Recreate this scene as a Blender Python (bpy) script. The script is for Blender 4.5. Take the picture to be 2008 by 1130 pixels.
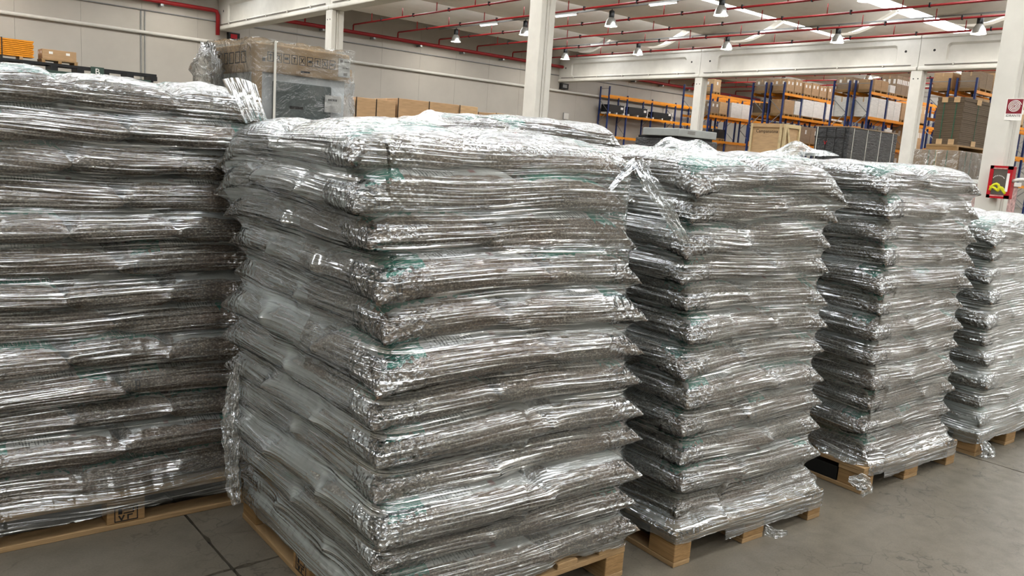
import bpy, math, random
import numpy as np
from mathutils import Vector, Matrix
from mathutils.bvhtree import BVHTree

for o in list(bpy.data.objects):
    bpy.data.objects.remove(o, do_unlink=True)
SC = bpy.context.scene
COL = SC.collection
PI = math.pi

# ------------------------------------------------------------------ camera
# x runs along the back wall, y towards that wall, z up; the photographer stands at the origin
EYE = 1.63
FPX = 1595.85
YAW, PITCH, ROLL = 0.866488, 0.163685, -0.0705182
_F = np.array([math.cos(YAW) * math.cos(PITCH), math.sin(YAW) * math.cos(PITCH), -math.sin(PITCH)])
_R = np.array([math.sin(YAW), -math.cos(YAW), 0.0])
_D = np.cross(_F, _R)
CR = math.cos(ROLL) * _R + math.sin(ROLL) * _D
CD = -math.sin(ROLL) * _R + math.cos(ROLL) * _D
cam = bpy.data.cameras.new('camera')
cam.sensor_width = 36.0
cam.lens = FPX * 36.0 / 2008.0
cam.clip_end = 500
camo = bpy.data.objects.new('camera', cam)
COL.objects.link(camo)
camo.matrix_world = Matrix(((CR[0], -CD[0], -_F[0], 0), (CR[1], -CD[1], -_F[1], 0),
                            (CR[2], -CD[2], -_F[2], EYE), (0, 0, 0, 1)))
SC.camera = camo

def ray(u, v):
    return CR * (u - 1004) / FPX + CD * (v - 565) / FPX + _F
def ony(u, v, y):
    d = ray(u, v); t = y / d[1]
    return np.array([d[0] * t, y, EYE + d[2] * t])
def onx(u, v, x):
    d = ray(u, v); t = x / d[0]
    return np.array([x, d[1] * t, EYE + d[2] * t])

# ------------------------------------------------------------------ world, exposure
SKYLIGHT = 17.0
LAMP = 420.0
w = bpy.data.worlds.new('world'); SC.world = w
w.use_nodes = True
w.node_tree.nodes['Background'].inputs[0].default_value = (0.75, 0.85, 1.0, 1)
w.node_tree.nodes['Background'].inputs[1].default_value = 0.6
SC.view_settings.view_transform = 'Standard'
SC.view_settings.look = 'None'
SC.view_settings.gamma = 1.0
SC.view_settings.use_curve_mapping = False
SC.view_settings.exposure = -0.74
SC.cycles.use_adaptive_sampling = True; SC.cycles.adaptive_threshold = 0.08; SC.cycles.adaptive_min_samples = 16
SC.cycles.max_bounces = 5; SC.cycles.diffuse_bounces = 3; SC.cycles.glossy_bounces = 2
SC.cycles.transparent_max_bounces = 10; SC.cycles.caustics_reflective = False; SC.cycles.caustics_refractive = False

# ------------------------------------------------------------------ materials
def lin(c):
    return tuple(((x / 255.0) / 12.92 if x / 255.0 <= 0.04045 else ((x / 255.0 + 0.055) / 1.055) ** 2.4) for x in c) + (1.0,)

class NT:
    """small helper to write node graphs as expressions"""
    def __init__(self, name):
        self.m = bpy.data.materials.new(name); self.m.use_nodes = True
        self.t = self.m.node_tree; self.t.nodes.clear()
        self.out = self.t.nodes.new('ShaderNodeOutputMaterial')
    def n(self, kind, **kw):
        nd = self.t.nodes.new('ShaderNode' + kind)
        for k, v in kw.items(): setattr(nd, k, v)
        return nd
    def put(self, sock, v):
        if v is None: return
        if hasattr(v, 'is_output') or isinstance(v, bpy.types.NodeSocket): self.t.links.new(v, sock)
        elif isinstance(v, (tuple, list)) and sock.type == 'VECTOR': sock.default_value = tuple(v)[:3]
        else: sock.default_value = v
    def math(self, op, a, b=None, c=None, clamp=False):
        nd = self.n('Math', operation=op); nd.use_clamp = clamp
        for i, x in enumerate((a, b, c)):
            if x is not None: self.put(nd.inputs[i], x)
        return nd.outputs[0]
    def add(self, a, b): return self.math('ADD', a, b)
    def mul(self, a, b): return self.math('MULTIPLY', a, b)
    def band(self, x, lo, hi, s=0.004):
        """1 where lo < x < hi with soft edges"""
        a = self.math('DIVIDE', self.math('SUBTRACT', x, lo), s, clamp=True)
        b = self.math('DIVIDE', self.math('SUBTRACT', hi, x), s, clamp=True)
        return self.mul(a, b)
    def remap(self, x, a, b, c=0.0, d=1.0):
        nd = self.n('MapRange'); nd.clamp = True
        self.put(nd.inputs[0], x)
        for i, v in enumerate((a, b, c, d)): self.put(nd.inputs[i + 1], v)
        return nd.outputs[0]
    def coords(self, which='Object'):
        return self.n('TexCoord').outputs[which]
    def vscale(self, vec, s):
        nd = self.n('Mapping'); self.put(nd.inputs['Vector'], vec); nd.inputs['Scale'].default_value = s
        return nd.outputs[0]
    def noise(self, vec, scale=5.0, detail=3.0, rough=0.55, dist=0.0):
        nd = self.n('TexNoise'); self.put(nd.inputs['Vector'], vec)
        nd.inputs['Scale'].default_value = scale; nd.inputs['Detail'].default_value = detail
        nd.inputs['Roughness'].default_value = rough; nd.inputs['Distortion'].default_value = dist
        return nd.outputs[0]
    def voro(self, vec, scale=50.0, feature='F1', out=0):
        nd = self.n('TexVoronoi', feature=feature); self.put(nd.inputs['Vector'], vec)
        nd.inputs['Scale'].default_value = scale
        return nd.outputs[out]
    def mixc(self, f, a, b):
        nd = self.n('Mix', data_type='RGBA'); self.put(nd.inputs[0], f)
        self.put(nd.inputs[6], a); self.put(nd.inputs[7], b)
        return nd.outputs[2]
    def ramp(self, f, stops):
        nd = self.n('ValToRGB'); self.put(nd.inputs[0], f)
        e = nd.color_ramp.elements
        while len(e) < len(stops): e.new(0.5)
        for i, (p, c) in enumerate(stops): e[i].position = p; e[i].color = c
        return nd.outputs[0]
    def bump(self, h, strength=0.3, dist=0.01, normal=None):
        nd = self.n('Bump'); nd.inputs['Strength'].default_value = strength; nd.inputs['Distance'].default_value = dist
        self.put(nd.inputs['Height'], h)
        if normal is not None: self.put(nd.inputs['Normal'], normal)
        return nd.outputs[0]
    def bsdf(self, color, rough=0.6, metal=0.0, normal=None, spec=0.5, **kw):
        nd = self.n('BsdfPrincipled')
        self.put(nd.inputs['Base Color'], color); self.put(nd.inputs['Roughness'], rough)
        self.put(nd.inputs['Metallic'], metal); nd.inputs['Specular IOR Level'].default_value = spec
        if normal is not None: self.put(nd.inputs['Normal'], normal)
        for k, v in kw.items(): self.put(nd.inputs[k], v)
        return nd.outputs[0]
    def mixs(self, f, a, b):
        nd = self.n('MixShader'); self.put(nd.inputs[0], f)
        self.t.links.new(a, nd.inputs[1]); self.t.links.new(b, nd.inputs[2])
        return nd.outputs[0]
    def done(self, s):
        self.t.links.new(s, self.out.inputs[0]); return self.m

MAT = {}
def plain(name, rgb, rough=0.6, metal=0.0, vary=0.10, scale=3.0, bump=0.0, bscale=60.0, spec=0.4, stretch=None):
    g = NT(name); c = g.coords()
    if stretch: c = g.vscale(c, stretch)
    nz = g.noise(c, scale, 4.0, 0.6)
    base = lin(rgb)
    dark = tuple(x * (1 - vary * 1.6) for x in base[:3]) + (1,)
    lite = tuple(min(1, x * (1 + vary)) for x in base[:3]) + (1,)
    col = g.mixc(g.remap(nz, 0.3, 0.7), dark, lite)
    nrm = g.bump(g.noise(c, bscale, 3.0), bump, 0.01) if bump else None
    MAT[name] = g.done(g.bsdf(col, rough, metal, nrm, spec))
    return MAT[name]

plain('concrete_white', (208, 206, 198), 0.75, vary=0.06, scale=1.3, bump=0.12, bscale=9)
plain('wall_white', (172, 167, 158), 0.8, vary=0.05, scale=0.5, bump=0.05)
plain('ceiling_white', (232, 228, 220), 0.85, vary=0.06, scale=0.4, bump=0.05)
plain('red_paint', (142, 22, 26), 0.4, vary=0.12, scale=2)
plain('grey_steel', (140, 142, 142), 0.45, 0.6, vary=0.08)
plain('light_conduit', (205, 203, 196), 0.5, vary=0.04)
plain('dark_steel', (26, 27, 30), 0.5, 0.2)
plain('blue_paint', (22, 44, 98), 0.45, vary=0.1)
plain('orange_paint', (226, 142, 14), 0.45, vary=0.08)
plain('green_paint', (48, 70, 62), 0.5)
plain('black_plastic', (20, 21, 22), 0.4)
plain('white_plastic', (226, 226, 222), 0.45, vary=0.03)
plain('paper_white', (232, 231, 226), 0.8, vary=0.03)
plain('print_dark', (32, 30, 30), 0.8)
plain('print_grey', (110, 104, 98), 0.8)
plain('strap_white', (226, 224, 214), 0.5)
plain('strap_green', (24, 92, 66), 0.5)
plain('strap_black', (22, 22, 22), 0.4)
plain('strap_brown', (70, 58, 44), 0.6)
plain('hydrant_red', (172, 14, 30), 0.3, vary=0.06)
plain('sign_maroon', (122, 12, 34), 0.5, vary=0.03)
plain('glass_dark', (96, 108, 108), 0.12, vary=0.05, spec=0.6)
plain('appliance_white', (214, 219, 222), 0.35, vary=0.03)
plain('hose_yellow', (206, 206, 26), 0.6)
plain('grey_sheet', (158, 162, 160), 0.45, 0.2)
plain('pink_fleck', (196, 160, 156), 0.7, vary=0.35, scale=14)
plain('reflector', (206, 208, 206), 0.25, 0.85)

def cardboard(name, rgb):
    g = NT(name); c = g.coords()
    n1 = g.noise(g.vscale(c, (2, 2, 10)), 2.0, 4.0); n2 = g.noise(c, 1.1, 2.0)
    b = lin(rgb)
    col = g.mixc(g.remap(n1, 0.3, 0.7), tuple(x * .86 for x in b[:3]) + (1,), tuple(x * 1.08 for x in b[:3]) + (1,))
    col = g.mixc(g.remap(n2, 0.35, 0.7, 0, 0.35), col, tuple(x * .7 for x in b[:3]) + (1,))
    MAT[name] = g.done(g.bsdf(col, 0.75, 0, None, 0.25))
cardboard('carton_brown', (178, 146, 110)); cardboard('carton_tan', (196, 164, 124))
cardboard('carton_grey', (150, 130, 108)); cardboard('carton_dark', (98, 84, 68))
cardboard('carton_white', (224, 222, 216))

def wood(name, rgb, dark=0.55):
    g = NT(name); c = g.coords()
    oi = g.n('ObjectInfo').outputs['Random']
    off = g.n('VectorMath', operation='ADD'); g.put(off.inputs[0], c)
    cmb = g.n('CombineXYZ'); g.put(cmb.inputs[0], g.mul(oi, 37.0)); g.put(cmb.inputs[1], g.mul(oi, 17.0)); g.put(cmb.inputs[2], g.mul(oi, 11.0))
    g.put(off.inputs[1], cmb.outputs[0]); v = off.outputs[0]
    grain = g.noise(g.vscale(v, (9, 1.6, 60)), 2.0, 5.0, 0.65, 0.6)
    stain = g.noise(v, 3.5, 3.0)
    b = lin(rgb)
    col = g.mixc(g.remap(grain, 0.32, 0.72), tuple(x * dark for x in b[:3]) + (1,), b)
    col = g.mixc(g.remap(stain, 0.5, 0.75, 0, 0.6), col, tuple(x * .45 for x in b[:3]) + (1,))
    col = g.mixc(g.mul(oi, 0.35), col, tuple(x * .6 for x in b[:3]) + (1,))
    MAT[name] = g.done(g.bsdf(col, 0.75, 0, g.bump(grain, 0.25, 0.004), 0.3))
wood('pallet_wood', (182, 150, 108)); wood('pallet_block_wood', (174, 138, 92), 0.5); wood('crate_wood', (226, 204, 158), 0.75)

def floor_mat():
    g = NT('floor_concrete'); c = g.coords()
    n1 = g.noise(c, 0.7, 5.0, 0.6); n2 = g.noise(c, 9.0, 4.0, 0.6); n3 = g.noise(c, 120.0, 2.0)
    col = g.mixc(g.remap(n1, 0.3, 0.7), lin((98, 92, 80)), lin((118, 111, 98)))
    col = g.mixc(g.remap(n2, 0.45, 0.75, 0, 0.45), col, lin((84, 79, 69)))
    col = g.mixc(g.remap(n3, 0.4, 0.75, 0, 0.35), col, lin((74, 70, 62)))
    # hairline crazing of the power-floated surface
    wv = g.n('VectorMath', operation='ADD'); g.put(wv.inputs[0], c)
    nn = g.n('TexNoise'); g.put(nn.inputs['Vector'], c); nn.inputs['Scale'].default_value = 5.0; nn.inputs['Detail'].default_value = 4.0
    sc = g.n('VectorMath', operation='SCALE'); g.put(sc.inputs[0], nn.outputs[1]); sc.inputs['Scale'].default_value = 0.35
    g.put(wv.inputs[1], sc.outputs[0])
    cr = g.voro(wv.outputs[0], 5.5, 'DISTANCE_TO_EDGE')
    crack = g.mul(g.math('SUBTRACT', 1.0, g.remap(cr, 0.0, 0.026)), g.remap(g.noise(c, 2.0, 2.0), 0.42, 0.6))
    col = g.mixc(g.mul(crack, 0.7), col, lin((50, 47, 40)))
    rough = g.remap(n2, 0.2, 0.8, 0.34, 0.52)
    MAT['floor_concrete'] = g.done(g.bsdf(col, rough, 0, g.bump(n3, 0.08, 0.003), 0.4))
floor_mat()
plain('joint_fill', (44, 42, 38), 0.9)

def emit(name, rgb, s):
    g = NT(name); e = g.n('Emission'); e.inputs[0].default_value = lin(rgb); e.inputs[1].default_value = s
    MAT[name] = g.done(e.outputs[0])
    if 'glow' in name: MAT[name].cycles.emission_sampling = 'NONE'
emit('skylight_panel', (250, 252, 255), SKYLIGHT)
emit('tube_glow', (250, 252, 255), 6.0)
emit('lamp_glow', (255, 250, 238), 40.0)

def bag_mat():
    """printed clear bag: wood pellets show through the sides, whitish printed panel on the big faces"""
    g = NT('pellet_bag_plastic')
    uv = g.n('UVMap'); uv.uv_map = 'UVMap'
    sp = g.n('SeparateXYZ'); g.put(sp.inputs[0], uv.outputs[0])
    oi = g.n('ObjectInfo').outputs['Random']
    x = g.mul(g.math('SUBTRACT', sp.outputs[0], 0.5), 0.60)
    y = g.mul(g.math('SUBTRACT', sp.outputs[1], 0.5), 0.40)
    ay = g.math('ABSOLUTE', y)
    oc = g.coords()
    # pellets
    wv = g.vscale(oc, (1, 1, 1.8))
    cell = g.n('TexVoronoi'); g.put(cell.inputs['Vector'], wv); cell.inputs['Scale'].default_value = 105.0
    dist = cell.outputs[0]; cid = g.n('SeparateColor'); g.put(cid.inputs[0], cell.outputs[1])
    pel = g.ramp(cid.outputs[0], [(0.0, lin((116, 100, 82))), (0.35, lin((156, 138, 116))), (0.7, lin((182, 164, 140))), (1.0, lin((220, 206, 184)))])
    pel = g.mixc(g.remap(dist, 0.25, 0.62, 0, 0.75), pel, lin((62, 48, 38)))
    big = g.noise(oc, 4.0, 2.0)
    pel = g.mixc(g.remap(big, 0.35, 0.7, 0, 0.35), pel, lin((168, 128, 106)))
    # white print panel
    wob = g.mul(g.math('SUBTRACT', g.noise(oc, 9.0, 2.0), 0.5), 0.05)
    panel = g.mul(g.band(g.add(x, wob), -0.265, 0.265, 0.006), g.band(g.add(ay, wob), -1.0, 0.170, 0.005))
    col = g.mixc(g.mul(panel, 0.9), pel, lin((226, 228, 224)))
    # lines of small print beside the emblem and a red mark
    st = g.math('GREATER_THAN', g.math('SINE', g.mul(x, 560.0)), 0.05)
    brk = g.remap(g.noise(g.vscale(uv.outputs[0], (90, 16, 1)), 1.0, 1.0), 0.46, 0.50)
    lines = g.mul(g.mul(st, brk), g.mul(g.band(x, -0.04, 0.125, 0.003), g.band(ay, 0.085, 0.168, 0.003)))
    st2 = g.math('GREATER_THAN', g.math('SINE', g.mul(y, 420.0)), 0.1)
    lines2 = g.mul(g.mul(st2, g.remap(g.noise(g.vscale(uv.outputs[0], (60, 30, 1)), 1.0, 1.0), 0.47, 0.5)), g.band(x, 0.222, 0.246, 0.003))
    ink = g.math('MAXIMUM', lines, lines2)
    col = g.mixc(g.mul(ink, 0.8), col, lin((52, 56, 58)))
    red = g.mul(g.band(x, -0.125, -0.095, 0.008), g.band(ay, 0.125, 0.155, 0.008))
    col = g.mixc(g.mul(red, 0.75), col, lin((168, 60, 60)))
    # teal emblem with pale swooshes
    jag = g.mul(g.math('SUBTRACT', g.noise(g.vscale(uv.outputs[0], (9, 6, 1)), 3.0, 2.0), 0.5), 0.05)
    teal = g.mul(g.band(g.add(x, jag), 0.135, 0.252, 0.002), g.band(g.add(ay, jag), -1.0, 0.180, 0.003))
    sw = g.remap(g.noise(g.vscale(uv.outputs[0], (10, 44, 1)), 1.2, 2.0, 0.5, 1.5), 0.585, 0.6)
    sw = g.mul(sw, g.band(x, 0.15, 0.245, 0.01))
    col = g.mixc(teal, col, g.mixc(sw, lin((18, 150, 128)), lin((220, 240, 236))))
    lump = g.noise(oc, 26.0, 2.0)
    h = g.add(g.mul(lump, 1.0), g.mul(dist, -0.35))
    MAT['pellet_bag_plastic'] = g.done(g.bsdf(col, 0.32, 0, g.bump(h, 0.55, 0.008), 0.5))
bag_mat()

def film_mat(name, haze=0.21, gloss=1.0, fine=1.0):
    """clear stretch film: see-through, glossy, drawn into fine lengthwise ridges"""
    g = NT(name)
    uv = g.n('UVMap'); uv.uv_map = 'UVMap'
    oc = g.coords()
    lay = g.n('Attribute'); lay.attribute_name = 'milkiness'
    tip = g.n('Attribute'); tip.attribute_name = 'crumple'
    warp = g.mul(g.math('SUBTRACT', g.noise(g.vscale(uv.outputs[0], (1.3, 2.2, 1)), 1.0, 0.0), 0.5), 0.06)
    sp = g.n('SeparateXYZ'); g.put(sp.inputs[0], uv.outputs[0])
    cm = g.n('CombineXYZ'); g.put(cm.inputs[0], sp.outputs[0]); g.put(cm.inputs[1], g.add(sp.outputs[1], warp))
    w2 = cm.outputs[0]
    n0 = g.noise(g.vscale(w2, (2.4 * fine, 84 * fine, 1)), 1.0, 0.0, 0.5)
    n1 = g.noise(g.vscale(w2, (6 * fine, 190 * fine, 1)), 1.0, 0.0, 0.5)
    n2 = g.noise(g.vscale(w2, (2.0, 24, 1)), 1.0, 1.0, 0.5)
    n3 = g.noise(oc, 42.0, 1.0, 0.6)
    patch = g.noise(g.vscale(w2, (2.4, 14, 1)), 1.0, 0.0)
    amp = g.remap(patch, 0.33, 0.66, 0.35, 1.0)
    h = g.add(g.mul(g.mul(n0, amp), 0.95), g.add(g.mul(g.mul(n1, amp), 0.30), g.mul(n2, 0.6)))
    h = g.add(h, g.mul(g.mul(n3, tip.outputs['Fac']), 2.6))
    nrm = g.bump(h, 1.0, 0.012)
    gl = g.n('BsdfGlossy'); gl.inputs['Color'].default_value = (0.97, 0.985, 1.0, 1); gl.inputs['Roughness'].default_value = 0.11
    g.put(gl.inputs['Normal'], nrm)
    fr = g.n('Fresnel'); fr.inputs[0].default_value = 1.52; g.put(fr.inputs['Normal'], nrm)
    glint_ridge = g.mul(g.remap(g.add(g.mul(n0, 0.5), g.mul(n1, 0.5)), 0.54, 0.62), amp)  # ridge crests that also get white glint streaks painted in
    fac = g.add(g.mul(fr.outputs[0], 2.3 * gloss), g.mul(glint_ridge, 0.62 * gloss))
    fac = g.math('MINIMUM', fac, 0.92)
    tr = g.n('BsdfTransparent'); tr.inputs[0].default_value = (0.95, 0.96, 0.96, 1)
    df = g.n('BsdfDiffuse'); df.inputs[0].default_value = lin((208, 217, 214))
    tl = g.n('BsdfTranslucent'); tl.inputs[0].default_value = lin((208, 217, 214))
    g.put(df.inputs['Normal'], nrm)
    milk = g.mixs(0.35, df.outputs[0], tl.outputs[0])
    hz = g.mul(g.mul(g.add(g.remap(n2, 0.25, 0.75, 0.5, 1.3), g.mul(glint_ridge, 1.4)), haze), lay.outputs['Fac'])  # whitish streaks added to the diffuse haze, imitating highlights
    base = g.mixs(g.math('MINIMUM', hz, 0.85), tr.outputs[0], milk)
    MAT[name] = g.done(g.mixs(fac, base, gl.outputs[0]))
film_mat('stretch_film'); film_mat('loose_film', 0.18, 1.0, 0.6)
def clear_film():
    g = NT('clear_wrap'); oc = g.coords()
    nrm = g.bump(g.noise(oc, 5.0, 4.0, 0.6, 1.2), 0.9, 0.06)
    gl = g.n('BsdfGlossy'); gl.inputs['Roughness'].default_value = 0.12; g.put(gl.inputs['Normal'], nrm)
    fr = g.n('Fresnel'); fr.inputs[0].default_value = 1.5; g.put(fr.inputs['Normal'], nrm)
    tr = g.n('BsdfTransparent'); tr.inputs[0].default_value = (0.95, 0.96, 0.96, 1)
    df = g.n('BsdfDiffuse'); df.inputs[0].default_value = lin((225, 226, 222))
    b = g.mixs(g.remap(g.noise(oc, 4.0, 3.0), 0.45, 0.75, 0.02, 0.22), tr.outputs[0], df.outputs[0])
    MAT['clear_wrap'] = g.done(g.mixs(g.math('MINIMUM', g.mul(fr.outputs[0], 1.6), 0.8), b, gl.outputs[0]))
clear_film()
def black_film():
    g = NT('black_film'); oc = g.coords()
    h = g.noise(g.vscale(oc, (1, 1, 4)), 5.0, 4.0, 0.6, 1.0)
    MAT['black_film'] = g.done(g.bsdf(lin((34, 36, 38)), 0.22, 0, g.bump(h, 0.9, 0.05), 0.6))
black_film()

# ------------------------------------------------------------------ mesh helpers
class MB:
    def __init__(self): self.v = []; self.f = []
    def box(self, x0, x1, y0, y1, z0, z1):
        b = len(self.v)
        self.v += [(x0, y0, z0), (x1, y0, z0), (x1, y1, z0), (x0, y1, z0), (x0, y0, z1), (x1, y0, z1), (x1, y1, z1), (x0, y1, z1)]
        self.f += [tuple(b + i for i in q) for q in ((0, 3, 2, 1), (4, 5, 6, 7), (0, 1, 5, 4), (1, 2, 6, 5), (2, 3, 7, 6), (3, 0, 4, 7))]
        return self
    def bar(self, p, q, wdt, hgt, up=(0, 0, 1)):
        p = Vector(p); q = Vector(q); d = (q - p).normalized(); up = Vector(up)
        if abs(d.dot(up)) > 0.95: up = Vector((1, 0, 0))
        s = d.cross(up).normalized(); t = s.cross(d).normalized(); b = len(self.v)
        for c in (p, q):
            for a, e in ((-1, -1), (1, -1), (1, 1), (-1, 1)):
                self.v.append(tuple(c + s * (a * wdt / 2) + t * (e * hgt / 2)))
        self.f += [tuple(b + i for i in r) for r in ((0, 1, 2, 3), (7, 6, 5, 4), (0, 4, 5, 1), (1, 5, 6, 2), (2, 6, 7, 3), (3, 7, 4, 0))]
        return self
    def tube(self, pts, r, n=8):
        pts = [Vector(p) for p in pts]; b = len(self.v); k = len(pts)
        rr = r if isinstance(r, (list, tuple)) else [r] * k
        ref = None
        for i, p in enumerate(pts):
            d = (pts[min(i + 1, k - 1)] - pts[max(i - 1, 0)]).normalized()
            if ref is None or abs(ref.dot(d)) > 0.95:
                ref = Vector((0, 0, 1)) if abs(d.z) < 0.9 else Vector((1, 0, 0))
            s = d.cross(ref).normalized(); t = s.cross(d)
            for j in range(n):
                a = 2 * PI * j / n
                self.v.append(tuple(p + (s * math.cos(a) + t * math.sin(a)) * rr[i]))
        for i in range(k - 1):
            for j in range(n):
                a = b + i * n + j; c = b + i * n + (j + 1) % n
                self.f.append((a, c, c + n, a + n))
        self.f.append(tuple(b + j for j in range(n))[::-1]); self.f.append(tuple(b + (k - 1) * n + j for j in range(n)))
        return self
    def lathe(self, prof, cx, cy, n=20, cap=True):
        b = len(self.v); k = len(prof)
        for r, z in prof:
            for j in range(n):
                a = 2 * PI * j / n; self.v.append((cx + r * math.cos(a), cy + r * math.sin(a), z))
        for i in range(k - 1):
            for j in range(n):
                a = b + i * n + j; c = b + i * n + (j + 1) % n
                self.f.append((a, c, c + n, a + n))
        if cap:
            self.f.append(tuple(b + j for j in range(n))[::-1]); self.f.append(tuple(b + (k - 1) * n + j for j in range(n)))
        return self
    def prism_x(self, poly, x0, x1):
        """closed polygon in (y, z) pulled along x"""
        b = len(self.v); k = len(poly)
        for x in (x0, x1):
            for y, z in poly: self.v.append((x, y, z))
        for i in range(k):
            j = (i + 1) % k; self.f.append((b + i, b + j, b + k + j, b + k + i))
        self.f.append(tuple(b + i for i in range(k))[::-1]); self.f.append(tuple(b + k + i for i in range(k)))
        return self
    def quad(self, a, b_, c, d):
        b = len(self.v); self.v += [tuple(a), tuple(b_), tuple(c), tuple(d)]; self.f.append((b, b + 1, b + 2, b + 3)); return self
    def build(self, name, mat, parent=None, smooth=False, bevel=0.0):
        me = bpy.data.meshes.new(name); me.from_pydata(self.v, [], self.f); me.update()
        o = bpy.data.objects.new(name, me); COL.objects.link(o)
        me.materials.append(MAT[mat] if isinstance(mat, str) else mat)
        if smooth: me.polygons.foreach_set('use_smooth', [True] * len(me.polygons))
        if parent is not None: o.parent = parent
        if bevel:
            bv = o.modifiers.new('edge', 'BEVEL'); bv.width = bevel; bv.segments = 2; bv.limit_method = 'ANGLE'
        return o

def tag(o, label, cat=None, group=None, kind=None):
    o['label'] = label
    if cat: o['category'] = cat
    if group: o['group'] = group
    if kind: o['kind'] = kind
    return o
def thing(name, label, cat, loc=(0, 0, 0), rz=0.0, group=None, kind=None):
    o = bpy.data.objects.new(name, None); COL.objects.link(o); o.empty_display_size = 0.1
    o.location = loc; o.rotation_euler = (0, 0, rz)
    return tag(o, label, cat, group, kind)
def box(name, mat, parent, x0, x1, y0, y1, z0, z1, bevel=0.0):
    return MB().box(x0, x1, y0, y1, z0, z1).build(name, mat, parent, bevel=bevel)
def text_mesh(name, body, size, mat, parent, M):
    cu = bpy.data.curves.new(name, 'FONT'); cu.body = body; cu.size = size; cu.align_x = 'CENTER'; cu.extrude = 0.001
    cu.resolution_u = 2
    t = bpy.data.objects.new(name, cu); COL.objects.link(t)
    me = bpy.data.meshes.new_from_object(t.evaluated_get(bpy.context.evaluated_depsgraph_get()))
    bpy.data.objects.remove(t); me.transform(M); me.materials.clear(); me.materials.append(MAT[mat])
    o = bpy.data.objects.new(name, me); COL.objects.link(o); o.parent = parent
    return o
def facing(origin, right, up):
    """matrix taking text (x right, y up) to a wall plane"""
    r = Vector(right).normalized(); u_ = Vector(up).normalized(); n = r.cross(u_)
    return Matrix(((r.x, u_.x, n.x, origin[0]), (r.y, u_.y, n.y, origin[1]), (r.z, u_.z, n.z, origin[2]), (0, 0, 0, 1)))

ORD = ['first', 'second', 'third', 'fourth', 'fifth', 'sixth', 'seventh', 'eighth', 'ninth', 'tenth', 'eleventh', 'twelfth', 'thirteenth', 'fourteenth', 'fifteenth', 'sixteenth']

# ------------------------------------------------------------------ the hall
X1, X2, X3 = 15.0, 37.3, 59.6      # lines of columns
XA, XB = -7.3, 81.9                # hall ends
YW, YF = 40.5, -24.0               # back wall, front wall
ZB0, ZB1 = 6.45, 7.95              # beam underside and top
PER = 5.85
SKY_Y = [18.1 + PER * k for k in range(-7, 4)]

floor = tag(MB().box(XA, XB, YF, YW, -0.30, -0.02).build('floor', 'joint_fill'), 'grey concrete warehouse floor cast in large slabs with dark joints', 'floor', kind='structure')
gx = [XA] + [1.107 + 4.17 * k for k in range(-2, 20) if XA < 1.107 + 4.17 * k < XB] + [XB]
gy = [YF] + [2.822 + 4.17 * k for k in range(-6, 10) if YF < 2.822 + 4.17 * k < YW] + [YW]
rng = random.Random(3)
for i in range(len(gx) - 1):
    for j in range(len(gy) - 1):
        near = gx[i] < 10 and -5 < gy[j] < 12
        g_ = 0.004
        x0, x1, y0, y1 = gx[i] + g_, gx[i + 1] - g_, gy[j] + g_, gy[j + 1] - g_
        if near:   # chipped, slightly wavy arrises
            m = MB(); n = 90
            pts = []
            for (ax, ay), (bx, by) in (((x0, y0), (x1, y0)), ((x1, y0), (x1, y1)), ((x1, y1), (x0, y1)), ((x0, y1), (x0, y0))):
                for k in range(n):
                    t = k / n; c = rng.uniform(0, 0.003) + (rng.uniform(0.004, 0.012) if rng.random() < 0.10 else 0)
                    px, py = ax + (bx - ax) * t, ay + (by - ay) * t
                    pts.append((min(max(px, x0 + c), x1 - c), min(max(py, y0 + c), y1 - c)))
            k = len(pts)
            m.v = [(px, py, 0.0) for px, py in pts] + [(px, py, -0.02) for px, py in pts]
            m.f = [tuple(range(k))] + [(a, a + k, (a + 1) % k + k, (a + 1) % k) for a in range(k)]
            m.build('floor_slab', 'floor_concrete', floor)
        else:
            box('floor_slab', 'floor_concrete', floor, x0, x1, y0, y1, -0.02, 0.0)

# walls of upright precast panels with recessed joints
def wall_x(name, label, y, sgn, x0, x1, step, start):
    root = tag(MB().box(x0, x1, min(y, y + sgn * 0.3), max(y, y + sgn * 0.3), 0, 9.95).build(name, 'wall_white'), label, 'wall', kind='structure')
    xs = [x0] + [start + step * k for k in range(-40, 60) if x0 + 0.2 < start + step * k < x1 - 0.2] + [x1]
    for a, b in zip(xs[:-1], xs[1:]):
        box('wall_panel', 'wall_white', root, a + 0.004, b - 0.004, min(y, y - sgn * 0.05), max(y, y - sgn * 0.05), 0.0, 9.75)
    return root
wall_x('wall_back', 'long off-white precast panel wall behind the racks and stacks', YW, 1, XA, XB, 2.5, 11.3)
wall_x('wall_front', 'off-white panel wall on the opposite side of the hall', YF, -1, XA, XB, 2.5, 11.3)
for nm, x, s in (('wall_left', XA, -1), ('wall_right', XB, 1)):
    root = tag(MB().box(min(x, x + s * .3), max(x, x + s * .3), YF, YW, 0, 9.95).build(nm, 'wall_white'), 'off-white panel wall closing the %s end of the hall' % ('near' if s < 0 else 'far'), 'wall', kind='structure')
    ys = list(np.arange(YF, YW, 2.5)) + [YW]
    for a, b in zip(ys[:-1], ys[1:]):
        box('wall_panel', 'wall_white', root, min(x, x - s * .05), max(x, x - s * .05), a + .012, b - .012, 0, 9.75)

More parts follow.
